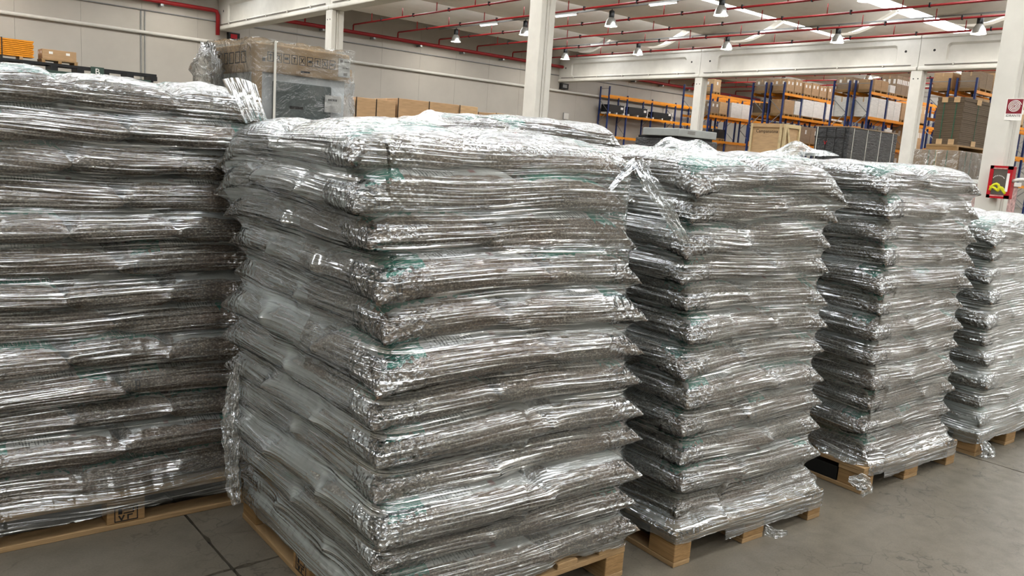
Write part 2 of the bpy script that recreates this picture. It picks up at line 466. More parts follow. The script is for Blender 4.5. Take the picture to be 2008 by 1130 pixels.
# roof: wing-shaped precast elements running along x, with daylight strips between them
ceil = tag(MB().box(XA, XB, YF, YW, 9.75, 9.95).build('ceiling', 'ceiling_white'), 'white ceiling of curved concrete roof elements with daylight strips', 'ceiling', kind='structure')
def wing_profile(yc):
    bot = []; half = PER / 2 - 0.58
    for k in range(-8, 9):
        t = k / 8.0; y = t * half; a = max(0.0, (abs(t) - 0.16) / 0.84)
        bot.append((yc + y, 8.28 + 0.80 * (a ** 1.35)))
    top = [(y, z + 0.12) for y, z in bot][::-1]
    return bot + top
bays = [(XA, X1 - 0.3), (X1 + 0.3, X2 - 0.3), (X2 + 0.3, X3 - 0.3), (X3 + 0.3, XB)]
n_win = 0
for (a, b) in bays:
    for ys in SKY_Y + [SKY_Y[-1] + PER]:
        yc = ys - PER / 2
        MB().prism_x(wing_profile(yc), a, b).build('roof_element', 'ceiling_white', ceil)
    for ys in SKY_Y:
        n_win += 1
        wd = tag(MB().box(a, b, ys - 0.62, ys + 0.62, 9.22, 9.26).build('window_%d' % n_win, 'skylight_panel'),
                 'translucent white daylight strip glowing between two roof elements', 'skylight', 'daylight strips in the roof', 'structure')
        fr = MB()
        for k in range(int((b - a) / 2.2) + 1):
            xx = a + k * 2.2; fr.box(xx, xx + 0.05, ys - 0.72, ys + 0.72, 9.16, 9.22)
        fr.build('window_frame', 'light_conduit', wd)

# beams along y resting on columns
COLS_Y = [5.4 - 11.72 * 2, 5.4 - 11.72, 5.4, 17.2, 29.05]
def beam(x, y0, y1, n, lab):
    root = thing('trim_%d' % n, lab, 'beam', (x, 0, 0), kind='structure')
    f = MB(); f.box(-0.30, 0.30, y0 + 0.01, y1 - 0.01, ZB0, ZB0 + 0.17); f.build('bottom_flange', 'concrete_white', root, bevel=0.05)
    MB().box(-0.26, 0.26, y0 + 0.01, y1 - 0.01, ZB1 - 0.13, ZB1).build('top_flange', 'concrete_white', root, bevel=0.03)
    # web with a rounded sunk panel on both sides
    m = MB(); ya, yb, za, zb = y0 + 0.01, y1 - 0.01, ZB0 + 0.165, ZB1 - 0.125
    pa, pb, qa, qb, rr = y0 + 1.0, y1 - 1.15, ZB0 + 0.30, ZB1 - 0.36, 0.16
    inner = []
    for cy_, cz_, a0 in ((pb - rr, qa + rr, -PI / 2), (pb - rr, qb - rr, 0), (pa + rr, qb - rr, PI / 2), (pa + rr, qa + rr, PI)):
        for k in range(6):
            a = a0 + k / 5 * PI / 2; inner.append((cy_ + rr * math.cos(a), cz_ + rr * math.sin(a)))
    outer = [(yb, za)] * 6 + [(yb, zb)] * 6 + [(ya, zb)] * 6 + [(ya, za)] * 6
    k = 24
    for s in (-1, 1):
        b0 = len(m.v)
        cyc, czc = (pa + pb) / 2, (qa + qb) / 2
        m.v += [(s * .22, y_, z_) for y_, z_ in outer] + [(s * .22, y_, z_) for y_, z_ in inner] + [(s * .14, y_ + (0.05 if y_ < cyc else -0.05), z_ + (0.05 if z_ < czc else -0.09)) for y_, z_ in inner]
        for r_ in range(2):
            for j in range(k):
                i0, i1 = b0 + r_ * k + j, b0 + r_ * k + (j + 1) % k
                m.f.append((i0, i1, i1 + k, i0 + k) if s > 0 else (i0 + k, i1 + k, i1, i0))
        cap_ = tuple(b0 + 2 * k + j for j in range(k)); m.f.append(cap_ if s > 0 else cap_[::-1])
    n0_ = 3 * k
    for q0, q1 in ((0, 6), (6, 12), (12, 18), (18, 0)): m.f.append((q0, q1, q1 + n0_, q0 + n0_))
    m.build('web', 'concrete_white', root)
    for yy in (y0 + 0.62, y1 - 0.62):
        for s in (-1, 1):
            MB().tube([(s * .215, yy, ZB0 + 0.85), (s * .224, yy, ZB0 + 0.85)], 0.055, 12).build('bolt_hole', 'black_plastic', root)
    # cable duct clipped along the lower flange
    MB().tube([(-0.26, y0 + .3, ZB0 + 0.24), (-0.26, y1 - .3, ZB0 + 0.24)], 0.02, 6).build('conduit', 'print_grey', root)
    for k in range(5):
        yy = y0 + (k + .7) * (y1 - y0) / 5.4
        box('conduit_clip', 'light_conduit', root, -0.30, -0.22, yy, yy + 0.05, ZB0 + 0.19, ZB0 + 0.29)
    return root
nb = 0
segs = [YF] + COLS_Y + [YW - 0.06]
for x, nm in ((X1, 'nearer'), (X2, 'middle'), (X3, 'farther')):
    for a, b in zip(segs[:-1], segs[1:]):
        nb += 1
        where = 'meeting the back wall' if b > 40 else 'resting on two columns'
        beam(x, a, b, nb, '%s line deep white concrete roof beam with recessed side panel, %s' % (nm, where))
for li, x in enumerate((X1, X2, X3)):
    for ci, y in enumerate(COLS_Y):
        wd = 0.25 if not (li == 0 and ci == 2) else 0.17
        special = li == 0 and ci == 2
        lab = 'white concrete column carrying the red hose cabinet and the hose sign' if special else \
            'white square concrete column with a grooved side in the %s column line, %s from the wall' % (['first', 'second', 'third'][li], ORD[4 - ci])
        root = thing('concrete_column', lab, 'column', (x, y, 0), kind='structure', group='hall columns')
        m = MB(); d = 0.25
        # plan with a shallow groove in the two y faces
        pl = [(-d, -wd), (-0.07, -wd), (-0.055, -wd + 0.05), (0.055, -wd + 0.05), (0.07, -wd), (d, -wd),
              (d, wd), (0.07, wd), (0.055, wd - 0.05), (-0.055, wd - 0.05), (-0.07, wd), (-d, wd)]
        k = len(pl)
        m.v = [(px, py, 0) for px, py in pl] + [(px, py, ZB0) for px, py in pl]
        m.f = [tuple(range(k))[::-1], tuple(range(k, 2 * k))] + [(a, (a + 1) % k, (a + 1) % k + k, a + k) for a in range(k)]
        m.build('shaft', 'concrete_white', root, bevel=0.02)
        MB().tube([(0, -wd + 0.03, 0), (0, -wd + 0.03, ZB0 - 0.02)], 0.03, 8).build('downpipe', 'light_conduit', root)
        for yy in (-0.10, 0.10):
            MB().tube([(-d - 0.001, yy, 6.1), (-d - 0.004, yy, 6.1)], 0.03, 10).build('bolt_hole', 'black_plastic', root)

# things fixed on the back wall
tag(MB().tube([(XA + .1, YW - 0.135, 5.88), (XB - .1, YW - 0.135, 5.88)], 0.08, 10).build('wall_pipe', 'light_conduit', smooth=True), 'thick cream pipe running level along the back wall', 'pipe')
tag(MB().tube([(XA + .1, YW - 0.085, 6.86), (XB - .1, YW - 0.085, 6.86)], 0.03, 6).build('cable_conduit', 'grey_steel', smooth=True), 'thin grey cable conduit above the cream pipe on the back wall', 'conduit')
root = thing('conduit_drop', 'pair of thin grey upright conduits down the back wall', 'conduit', (11.3, YW - 0.085, 0))
for dx in (-0.05, 0.12): MB().tube([(dx, 0, 0.3), (dx, 0, 6.82)], 0.025, 6).build('conduit', 'grey_steel', root)

def wall_niche(u0, u1, v0, v1, lab, red):
    a = ony(u0, v1, 40.2); b = ony(u1, v0, 40.2)
    rt = thing('alarm_box', lab, 'box', (a[0], 40.2, a[2]))
    W, Hh = b[0] - a[0], b[2] - a[2]
    box('housing', 'black_plastic', rt, 0, W, 0.02, 0.24, 0, Hh, bevel=0.01)
    box('face', 'hydrant_red' if red else 'grey_steel', rt, W * .2, W * .75, 0.0, 0.02, Hh * .25, Hh * .8)
wall_niche(448, 471, 66, 78, 'dark box with red face under the nearer beam end', True)
wall_niche(1101, 1116, 165, 174, 'small dark box with grey face under the middle beam end', False)
a = ony(1105, 234, 40.36); b = ony(1116, 222, 40.36)
rt = thing('switch_box', 'grey switch box low on the back wall by the wall rack', 'switch box', (a[0], 40.36, a[2]))
box('housing', 'grey_steel', rt, 0, b[0] - a[0], 0.02, 0.09, 0, b[2] - a[2], bevel=0.01)
box('cover', 'light_conduit', rt, 0.02, b[0] - a[0] - 0.02, 0.0, 0.02, 0.02, b[2] - a[2] - 0.02)

# ------------------------------------------------------------------ sprinkler pipes
MZ, BZ = 7.38, 7.76
mp = thing('sprinkler_main', 'thick dark red sprinkler main along the back wall past the first beam', 'pipe', (0, 0, 0))
MB().tube([(15.6, 40.1, MZ), (XB - .2, 40.1, MZ)], 0.095, 10).build('pipe', 'red_paint', mp, True)
for k in range(20):
    xx = 17.0 + k * 3.0; box('bracket', 'grey_steel', mp, xx, xx + 0.12, 40.02, 40.43, MZ - 0.2, MZ - 0.1)
ml = thing('sprinkler_main', 'dark red sprinkler main that turns down beside the first beam', 'pipe', (0, 0, 0))
MB().tube([(XA + .2, 40.1, 7.3), (14.4, 40.1, 7.3), (14.55, 40.1, 7.27), (14.62, 40.1, 7.12), (14.62, 40.1, 6.2)], 0.095, 10).build('pipe', 'red_paint', ml, True)
for k in range(7):
    xx = -6 + k * 3.0; box('bracket', 'grey_steel', ml, xx, xx + 0.12, 40.02, 40.43, 7.1, 7.2)
MB().tube([(12.0, 40.1, 7.3), (12.0, 40.1, 7.9)], 0.05, 8).build('riser', 'red_paint', ml, True)
def branch(x, i, far):
    rt = thing('sprinkler_branch', '%s red sprinkler branch pipe %s, counted from the first column line' % (ORD[i], 'beyond the second beam' if far else 'under the roof'), 'pipe', (x, 0, 0), group='sprinkler branches')
    MB().tube([(0, 40.1, MZ), (0, 40.1, BZ - .05), (0, 40.05, BZ), (0, YF + 1, BZ)], 0.042, 8).build('pipe', 'red_paint', rt, True)
    for k in range(20):
        yy = 38.2 - 2.925 * k
        if yy < -12: break
        MB().tube([(0, yy, BZ), (0, yy, BZ + 0.42)], 0.022, 6).build('sprinkler_drop', 'red_paint', rt, True)
        box('hanger', 'dark_steel', rt, -0.05, 0.05, yy - 1.0, yy - 0.95, BZ - 0.06, BZ + 0.10)
for i in range(8): branch(X1 + 1.3 + 2.75 * i, i, False)
for i in range(7): branch(X2 + 2.2 + 2.75 * i, i, True)

# high-bay lamps on conduits
def lamp(x, y, lab):
    rt = thing('high_bay_lamp', lab, 'lamp', (x, y, 7.45), group='bell lamps under the roof')
    MB().lathe([(0.29, 0.0), (0.285, 0.02), (0.24, 0.16), (0.17, 0.30), (0.11, 0.38)], 0, 0, 20, False).build('reflector', 'reflector', rt, True)
    MB().lathe([(0.115, 0.36), (0.12, 0.40), (0.12, 0.64), (0.07, 0.68)], 0, 0, 16).build('gear_housing', 'black_plastic', rt, True)
    MB().lathe([(0.10, 0.12), (0.11, 0.16), (0.05, 0.26)], 0, 0, 14).build('bulb', 'lamp_glow', rt, True)
    MB().tube([(0, 0, 0.68), (0, 0, 0.74)], 0.02, 6).build('hook', 'dark_steel', rt)
    l = bpy.data.lights.new('lamp_light', 'POINT'); l.energy = LAMP; l.shadow_soft_size = 0.09; l.color = (1.0, 0.95, 0.86)
    lo = bpy.data.objects.new('lamp_light', l); COL.objects.link(lo); lo.parent = rt; lo.location = (0, 0, 0.06)
for x, nm in ((26.9, 'row nearer the first columns'), (34.6, 'row before the second beam'), (49.0, 'row above the racks'), (4.8, 'row above the pellet stacks'), (12.3, 'row before the first beam')):
    ct = thing('lamp_conduit', 'straight grey cable tray carrying the lamp ' + nm, 'cable tray', (x, 0, 8.2))
    MB().box(-0.04, 0.04, YF + 1, 39.5, 0.0, 0.05).build('tray', 'grey_steel', ct)
    for q in range(10):
        yq = (37.9 if x < 30 else 37.3) - 2.9 - 5.85 * q
        if yq < -20: break
        tl_ = thing('tube_light', 'white tube light, %s from the wall, lamp %s' % (ORD[q], nm), 'light', (x, yq, 8.14), group='tube lights on the lamp trays')
        box('housing', 'white_plastic', tl_, -0.05, 0.05, -0.75, 0.75, 0.0, 0.06)
        MB().tube([(0, -0.7, -0.02), (0, 0.7, -0.02)], 0.016, 6).build('tube', 'tube_glow', tl_)
    k = 0
    y0 = 37.9 if x < 30 else 37.3
    while y0 - 5.85 * k > -20:
        lamp(x, y0 - 5.85 * k, '%s bell-shaped metal bay lamp from the wall in the %s' % (ORD[k], nm)); k += 1

# ------------------------------------------------------------------ pallet racks beyond the second beam
FR_X = [40.85, 42.7, 45.3, 47.9, 50.5, 53.1]
LEVELS = [1.75, 3.2, 4.68, 5.92]
def rack(yb, yf, lab, lv=(1.75, 3.2, 4.68, 5.92), nfr=6):
    rt = thing('pallet_rack', lab, 'rack', (FR_X[0], yf, 0), group='blue and orange pallet racks')
    dep = yb - yf
    for i in range(nfr):
        x = FR_X[i] - FR_X[0]; h = 6.55 if i == 0 else 6.08
        for y in (0.0, dep):
            m = MB()
            m.box(x - 0.045, x + 0.045, y - 0.045, y - 0.03, 0, h).box(x - 0.045, x - 0.03, y - 0.03, y + 0.04, 0, h).box(x + 0.03, x + 0.045, y - 0.03, y + 0.04, 0, h)
            m.build('upright', 'blue_paint', rt)
        z = 0.4; f = True
        while z < h - 0.9:
            a, b = (0, dep) if f else (dep, 0)
            MB().bar((x, a, z), (x, b, z + 0.75), 0.03, 0.03).build('brace', 'grey_steel', rt); z += 0.75; f = not f
        MB().bar((x, 0, h - 0.15), (x, dep, h - 0.15), 0.03, 0.03).build('brace', 'grey_steel', rt)
    for i in range(nfr - 1):
        a, b = FR_X[i] - FR_X[0], FR_X[i + 1] - FR_X[0]
        for z in lv:
            for y in (-0.03, dep + 0.03):
                box('beam', 'orange_paint', rt, a + .02, b - .02, y - 0.025, y + 0.025, z - 0.07, z + 0.07)
    return rt
ROWS = {'wall': (40.21, 39.38), '2': (33.05, 32.2), '2b': (31.85, 31.0), '3': (28.1, 27.25), '4': (26.94, 26.09),
        '5': (23.15, 22.3), '6': (21.97, 21.15), '7': (18.2, 17.35), '8': (17.0, 16.14)}
rl = {'wall': 'blue and orange pallet rack standing against the back wall', '2': 'rack one aisle off the back wall, with its back to its twin',
      '2b': 'rack with large white cartons, next to the second column line', '3': 'rack behind the row of six cartons on pallets',
      '4': 'rack with a row of separate brown cartons on its top level', '5': 'rack with white cartons, backing onto its twin',
      '6': 'rack facing the black wrapped load, white cartons inside', '7': 'rack with yellow beam behind the grooved column',
      '8': 'rack above the dark cardboard stack near the hose column'}
RK = {k: rack(a, b, rl[k]) for k, (a, b) in ROWS.items()}
box('beam', 'hose_yellow', RK['7'], 0.1, 4.3, -0.10, -0.06, 5.2, 5.34)

def rack_pallet(x0, x1, y0, y1, z, lab, grp):
    rt = thing('pallet', lab, 'pallet', ((x0 + x1) / 2, (y0 + y1) / 2, z), group=grp)
    hx, hy = (x1 - x0) / 2, (y1 - y0) / 2
    box('deck', 'pallet_wood', rt, -hx, hx, -hy, hy, 0.10, 0.14)
    for t in (-1, 0, 1):
        box('skid', 'pallet_block_wood', rt, t * (hx - 0.07) - 0.06, t * (hx - 0.07) + 0.06, -hy, hy, 0.0, 0.10)
def carton(x0, x1, y0, y1, z0, z1, mat, lab, grp, tape=True, stick=0, cat='carton', name='carton'):
    rt = thing(name, lab, cat, ((x0 + x1) / 2, (y0 + y1) / 2, z0), group=grp)
    hx, hy, h = (x1 - x0) / 2, (y1 - y0) / 2, z1 - z0
    box('body', mat, rt, -hx, hx, -hy, hy, 0, h, bevel=0.01)
    if tape:
        box('tape', 'carton_tan', rt, -hx, hx, -0.03, 0.03, h, h + 0.002)
        box('tape', 'carton_tan', rt, -hx - 0.002, -hx, -0.03, 0.03, h * 0.75, h)
    for k in range(stick):
        xx = -hx + (k + 0.5) * 2 * hx / stick
        box('label', 'paper_white', rt, xx - 0.07, xx + 0.07, -hy - 0.003, -hy, h * 0.55, h * 0.8)
        yy = -hy + (k + 0.5) * 2 * hy / stick
        box('label', 'paper_white', rt, -hx - 0.003, -hx, yy - 0.06, yy + 0.06, h * 0.55, h * 0.8)
    return rt
def load(row, x0, x1, lvl, h, mat, lab, pal=True, stick=0, z=None, name='carton', split=1):
    """cartons on a rack level; more than one when split"""
    yb, yf = ROWS[row]; zb = (LEVELS[lvl] + 0.07) if z is None else z
    if pal: rack_pallet(x0, x1, yf - 0.05, yb, zb, 'pallet under the ' + lab, 'pallets on the racks'); zb += 0.14
    for k in range(split):
        a = x0 + (x1 - x0) * k / split; b = x0 + (x1 - x0) * (k + 1) / split
        carton(a + 0.01, b - 0.01, yf - 0.03, yb - 0.02, zb, zb + h, mat, lab if split == 1 else '%s, %s' % (lab, ['near end', 'middle', 'far end'][k % 3] if split > 2 else ['near end', 'far end'][k]), 'cartons on the racks', stick=stick, name=name)

# wall row: long black crates on the lower level
for i, (a, b) in enumerate(((41.0, 42.5), (42.9, 44.9), (45.5, 47.6))):
    rt = thing('black_crate', 'long black crate with white pallet collar on the wall rack, %s bay' % ORD[i], 'crate', ((a + b) / 2, 39.8, 4.75), group='black crates on the wall rack')
    hx = (b - a) / 2
    box('body', 'black_plastic', rt, -hx, hx, -0.42, 0.38, 0.12, 0.62 if i < 2 else 0.5)
    for t in (-1, 0, 1): box('skid', 'paper_white', rt, t * (hx - .06) - .05, t * (hx - .06) + .05, -0.43, 0.38, 0.0, 0.12)
    box('collar_post', 'paper_white', rt, hx - 0.05, hx, -0.45, -0.42, 0.0, 0.6)
    box('label', 'paper_white', rt, hx - 0.4, hx - 0.15, -0.425, -0.42, 0.35, 0.5)
# row 2b
load('2b', 41.0, 41.7, 3, 0.72, 'carton_tan', 'single tall tan carton alone on the top level by a column', stick=1)
load('2b', 40.95, 41.75, 2, 0.66, 'carton_grey', 'dull brown carton beside a tan one, mid level by the column', stick=2)
load('2b', 41.8, 42.6, 2, 0.70, 'carton_tan', 'tan carton with dark arrows, mid level near the second column line')
load('2b', 43.0, 45.2, 2, 0.90, 'carton_white', 'large white carton on the mid level two bays along', pal=False, split=2)
load('2b', 45.6, 47.2, 2, 0.80, 'carton_brown', 'brown carton beyond the large white cartons', split=2)
load('2b', 42.9, 45.1, 0, 1.15, 'carton_brown', 'large brown carton on the low level behind the grey cabinet', split=2)
load('2b', 41.95, 42.6, 1, 0.55, 'black_plastic', 'black bin on the lower level near the second column line', name='plastic_bin')
# rows 3 and 4
for i in range(6):
    xa = (41.0, 41.82, 42.8, 43.63, 44.46, 45.4)[i]
    load('4', xa, xa + 0.77, 3, 0.62 + 0.05 * (i % 2), 'carton_brown', '%s brown carton of the top-level row of six on pallets' % ORD[i], stick=2)
for i in range(3):
    load('3', (41.0, 42.9, 44.1)[i], (42.5, 44.0, 45.2)[i], 3, 0.62, 'carton_grey', '%s dull carton on the top level behind the row of six' % ORD[i], stick=2)
load('4', 41.0, 42.0, 2, 0.75, 'carton_brown', 'brown carton at the rack end below the six', stick=0)
load('4', 42.05, 42.62, 2, 0.75, 'carton_white', 'narrow white carton at the second upright below the six')
load('4', 42.85, 45.2, 2, 0.92, 'carton_white', 'big white wrapped carton below the row of six', split=2)
load('4', 45.45, 47.4, 2, 0.9, 'carton_white', 'pale carton in the third bay below the row of six', split=2)
load('3', 41.0, 42.3, 2, 0.55, 'carton_dark', 'dark carton on the mid level behind the row of six')
load('3', 42.9, 44.4, 2, 0.6, 'paper_white', 'bright white package, mid level, behind the row of six', name='package')
load('4', 41.1, 42.5, 1, 0.9, 'carton_brown', 'brown carton on the lower level above the slatted crate', split=2)
load('4', 43.0, 45.1, 1, 0.9, 'carton_grey', 'dull brown carton, lower level, second bay above the crate', split=2, stick=1)
# rows 5 and 6
load('5', 41.0, 42.6, 3, 0.62, 'carton_grey', 'dull brown carton, top level, beside the stack of labelled cartons', split=2, stick=2)
load('6', 41.1, 42.6, 3, 0.50, 'carton_brown', 'brown carton, top level, next to the white flat carton', split=2)
load('6', 42.8, 43.4, 3, 0.38, 'carton_white', 'flat white carton on the top level beside labelled cartons')
load('6', 43.45, 45.22, 3, 0.95, 'carton_grey', 'tall carton covered in white labels on the top level', split=3, stick=3)
load('5', 40.98, 42.5, 2, 0.98, 'carton_white', 'tall white carton, mid level, end bay of the rack behind', pal=False, split=2)
load('6', 41.0, 42.6, 2, 0.98, 'carton_white', 'tall white carton, mid level, end bay facing black load', pal=False, split=2)
load('6', 42.85, 44.3, 2, 0.98, 'carton_white', 'tall white carton, mid level, second bay facing the black load', pal=False, split=2)
load('6', 44.4, 45.2, 2, 0.85, 'carton_brown', 'brown carton, mid level, beside the tall white ones')
load('6', 45.4, 47.5, 2, 0.9, 'carton_tan', 'tan carton, mid level, third bay facing the black load', split=2, stick=2)
load('6', 42.9, 43.7, 1, 0.85, 'carton_white', 'white carton with red print, lower level behind black load')
load('6', 45.4, 47.4, 1, 1.15, 'carton_tan', 'labelled tan carton on the lower level behind the black load', split=3, stick=3)
load('6', 41.0, 42.5, 1, 0.7, 'carton_grey', 'dull carton on the lower level just above the black load', split=2, stick=2)
load('6', 45.4, 47.0, 0, 1.1, 'carton_tan', 'tan carton with white labels, low level by blue upright', split=2, stick=3)
# rows 7 and 8
load('7', 41.0, 42.6, 3, 0.70, 'carton_brown', 'brown wrapped carton on top behind the blue uprights', split=2)
load('8', 41.1, 42.6, 3, 0.72, 'carton_grey', 'grey-brown wrapped carton on the top level above the cardboard stack', split=2)
load('8', 42.9, 44.1, 3, 0.85, 'carton_tan', 'tan carton on a pallet, top level near the hose column', split=2, stick=2)
load('8', 45.4, 47.2, 3, 0.95, 'carton_tan', 'light tan carton with white tape near the hose column', split=3, stick=2)
load('8', 45.4, 47.2, 2, 0.9, 'carton_tan', 'tan carton, mid level behind the hose column', split=2, stick=2)
load('8', 41.0, 42.6, 2, 0.8, 'carton_brown', 'brown carton on the mid level above the cardboard stack', split=2, stick=2)

# ------------------------------------------------------------------ rack by the back wall, far left
rt = thing('storage_rack', 'long low black rack with green beams and a letter B sign', 'rack', (0, 38.0, 0))
box('top_rail', 'dark_steel', rt, -2.0, 11.1, -0.4, -0.28, 3.80, 3.90)
box('top_rail', 'dark_steel', rt, -2.0, 11.1, 0.5, 0.6, 3.80, 3.90)
for k in range(14):
    xx = 11.0 - 0.95 * k
    box('spacer', 'dark_steel', rt, xx - 0.14, xx + 0.12, -0.42, 0.6, 3.62, 3.80)
for k in range(5):
    a = 10.9 - 2.7 * k
    box('shelf_beam', 'green_paint', rt, a - 2.65, a, -0.45, -0.35, 3.42, 3.62)
    for yy in (-0.4, 0.55): box('upright', 'dark_steel', rt, a - 0.05, a + 0.05, yy - 0.05, yy + 0.05, 0, 3.62)
sg = box('sign_plate', 'green_paint', rt, 8.50, 9.0, -0.49, -0.46, 3.58, 3.93)
text_mesh('sign_letter', 'B', 0.34, 'paper_white', rt, facing((8.75, -0.495, 3.635), (1, 0, 0), (0, 0, 1)))
bd = thing('beam_bundle', 'strapped bundle of orange rack beams lying on the black rack', 'bundle', (0, 38.0, 3.90))
for k in range(9):
    for j in range(4):
        box('beam', 'orange_paint', bd, 2.9, 6.5 - (0.03 if k % 3 == 1 else 0), -0.35 + j * 0.2, -0.17 + j * 0.2, 0.12 + 0.072 * k, 0.175 + 0.072 * k)
for xx in (3.6, 5.4): box('strap', 'strap_black', bd, xx, xx + 0.04, -0.36, 0.46, 0.0, 0.78)
for xx in (3.2, 6.0): box('bearer', 'carton_brown', bd, xx, xx + 0.12, -0.35, 0.44, 0.0, 0.12)
rack_pallet(6.75, 8.05, 37.6, 38.5, 3.90, 'dark pallet under the low carton beside the orange beams', 'pallets on the racks')
carton(6.78, 8.0, 37.62, 38.48, 4.04, 4.42, 'carton_brown', 'low open brown carton with white labels beside the orange beams', 'cartons on the racks', tape=False, stick=2)

# ------------------------------------------------------------------ tall wrapped appliance behind the left stack
ap = thing('boxed_appliance', 'tall grey-doored appliance in cardboard corners and clear film', 'appliance', (2.26, 5.5, 0))
AW, AD, AH = 0.71, 0.92, 2.25
box('pallet_base', 'pallet_wood', ap, 0, AW, 0, AD, 0.0, 0.14)
box('cabinet', 'appliance_white', ap, 0.03, AW - 0.02, 0.03, AD - 0.03, 0.14, 2.06)
dr = box('door', 'glass_dark', ap, 0.135, AW - 0.13, 0.012, 0.03, 0.2, 2.01, bevel=0.008)
hd = box('handle_recess', 'black_plastic', dr, 0.26, 0.36, 0.006, 0.014, 1.83, 1.85)
cp = box('top_cap', 'carton_tan', ap, 0.0, AW, 0.0, AD, 2.06, 2.25, bevel=0.01)
for xx, yy in ((0.0, 0.0), (0.0, AD - 0.06), (AW - 0.05, AD - 0.06)):
    box('corner_post', 'carton_tan', ap, xx, xx + 0.05, yy, yy + 0.06, 0.14, 2.06)
ic = MB()
for k in range(9):      # row of printed handling symbols
    xx = 0.085 + k * 0.058; zz = 2.135; w_, h_ = 0.046, 0.062
    for (a, b, c, d) in ((0, w_, 0, .004), (0, w_, h_ - .004, h_), (0, .004, 0, h_), (w_ - .004, w_, 0, h_)):
        ic.box(xx + a, xx + b, -0.002, 0.0, zz + c, zz + d)
    cx_ = xx + w_ / 2
    if k % 3 == 0: ic.box(cx_ - .003, cx_ + .003, -0.002, 0, zz + .012, zz + .05).box(cx_ - .012, cx_ + .012, -0.002, 0, zz + .04, zz + .046)
    elif k % 3 == 1: ic.bar((cx_ - .012, -.001, zz + .012), (cx_ + .012, -.001, zz + .05), 0.005, 0.002, (0, 1, 0)).bar((cx_ + .012, -.001, zz + .012), (cx_ - .012, -.001, zz + .05), 0.005, 0.002, (0, 1, 0))
    else: ic.box(cx_ - .014, cx_ + .014, -0.002, 0, zz + .024, zz + .04)
ic.box(0.05, 0.07, -0.002, 0, 2.13, 2.155).box(0.33, 0.40, -0.002, 0, 2.085, 2.097)
ic.build('handling_symbols', 'print_dark', cp)
si = MB()
for k in range(6):
    yy = 0.16 + k * 0.11
    for (a, b, c, d) in ((0, .08, 0, .006), (0, .08, .074, .08), (0, .006, 0, .08), (.074, .08, 0, .08)):
        si.box(-0.002, 0, yy + a, yy + b, 2.12 + c, 2.12 + d)
si.build('handling_symbols', 'print_dark', cp)
lb = box('shipping_label', 'paper_white', ap, AW - 0.09, AW + 0.002, -0.006, -0.001, 2.09, 2.22)
for (a, b, c, d) in ((.01, .03, .10, .12), (.045, .085, .105, .112), (.03, .05, .06, .068), (.055, .085, .06, .068), (.04, .07, .01, .03)):
    box('print', 'print_grey', lb, AW - 0.09 + a, AW - 0.09 + b, -0.008, -0.005, 2.09 + c, 2.09 + d)
lb2 = box('delivery_note', 'paper_white', ap, AW - 0.19, AW - 0.06, -0.008, -0.002, 1.83, 1.95)
for k in range(6): box('print', 'print_dark', lb2, AW - 0.165 + k * 0.012, AW - 0.158 + k * 0.012, -0.010, -0.007, 1.91, 1.925)
for xx in (0.118,):
    box('strap', 'strap_white', ap, xx, xx + 0.017, -0.036, -0.033, 0.1, 2.262)
    box('strap', 'strap_white', ap, xx, xx + 0.017, -0.036, AD + 0.01, 2.262, 2.266)
rng = random.Random(5)
def sheet(name, mat, parent, fn, nu, nv):
    m = MB()
    for i in range(nu + 1):
        for j in range(nv + 1): m.v.append(tuple(fn(i / nu, j / nv)))
    for i in range(nu):
        for j in range(nv):
            a = i * (nv + 1) + j; m.f.append((a, a + nv + 1, a + nv + 2, a + 1))
    return m.build(name, mat, parent, True)
_ph = [rng.uniform(0, 6.28) for _ in range(12)]
def wob(a, b, s=1.0):
    return s * (math.sin(7 * a + _ph[0]) * math.sin(5 * b + _ph[1]) + .6 * math.sin(17 * a + 9 * b + _ph[2]) + .4 * math.sin(31 * b - 13 * a + _ph[3]) + .3 * math.sin(53 * a + 41 * b + _ph[4]))
def ap_film(a, b):
    # bag of film around front, left side and over the top
    per = a * (AW + AD + 0.06)
    z = 0.2 + 2.08 * b
    bulge = 0.006 + 0.006 * wob(a * 2, b * 2) + 0.03 * max(0, 1 - abs(b - .78) / .15) * (1 if a < .12 or a > .9 else 0.25)
    if per < AD + 0.03: return (-0.02 - abs(bulge), AD - per, z)
    return (per - AD - 0.03, -0.02 - abs(bulge), z)
sheet('film_wrap', 'clear_wrap', ap, ap_film, 60, 60)
sheet('film_wrap', 'clear_wrap', ap, lambda a, b: (-0.03 + a * (AW + 0.05), -0.03 + b * (AD + .05), 2.272 + 0.008 * wob(a * 2, b * 2) + (0.03 * max(0, 1 - a * 3) * b)), 30, 30)
sheet('film_wrap', 'clear_wrap', ap, lambda a, b: (AW + 0.02 + 0.035 * math.sin(PI * b) + .008 * wob(a, b * 3), a * AD, 1.55 + b * .6), 16, 24)
# puffed foam bag on the left shoulder
pb = MB()
for i in range(17):
    for j in range(24):
        t = i / 16 * PI; q = j / 24 * 2 * PI
        rr = 1 + 0.14 * wob(t, q / 2)
        pb.v.append((-0.10 + 0.09 * rr * math.sin(t) * math.cos(q), 0.62 + 0.22 * rr * math.sin(t) * math.sin(q), 2.02 - 0.22 * math.cos(t) * rr))
for i in range(16):
    for j in range(24):
        a = i * 24 + j; c = i * 24 + (j + 1) % 24; pb.f.append((a, c, c + 24, a + 24))
pb.build('foam_pouch', 'clear_wrap', ap, True)

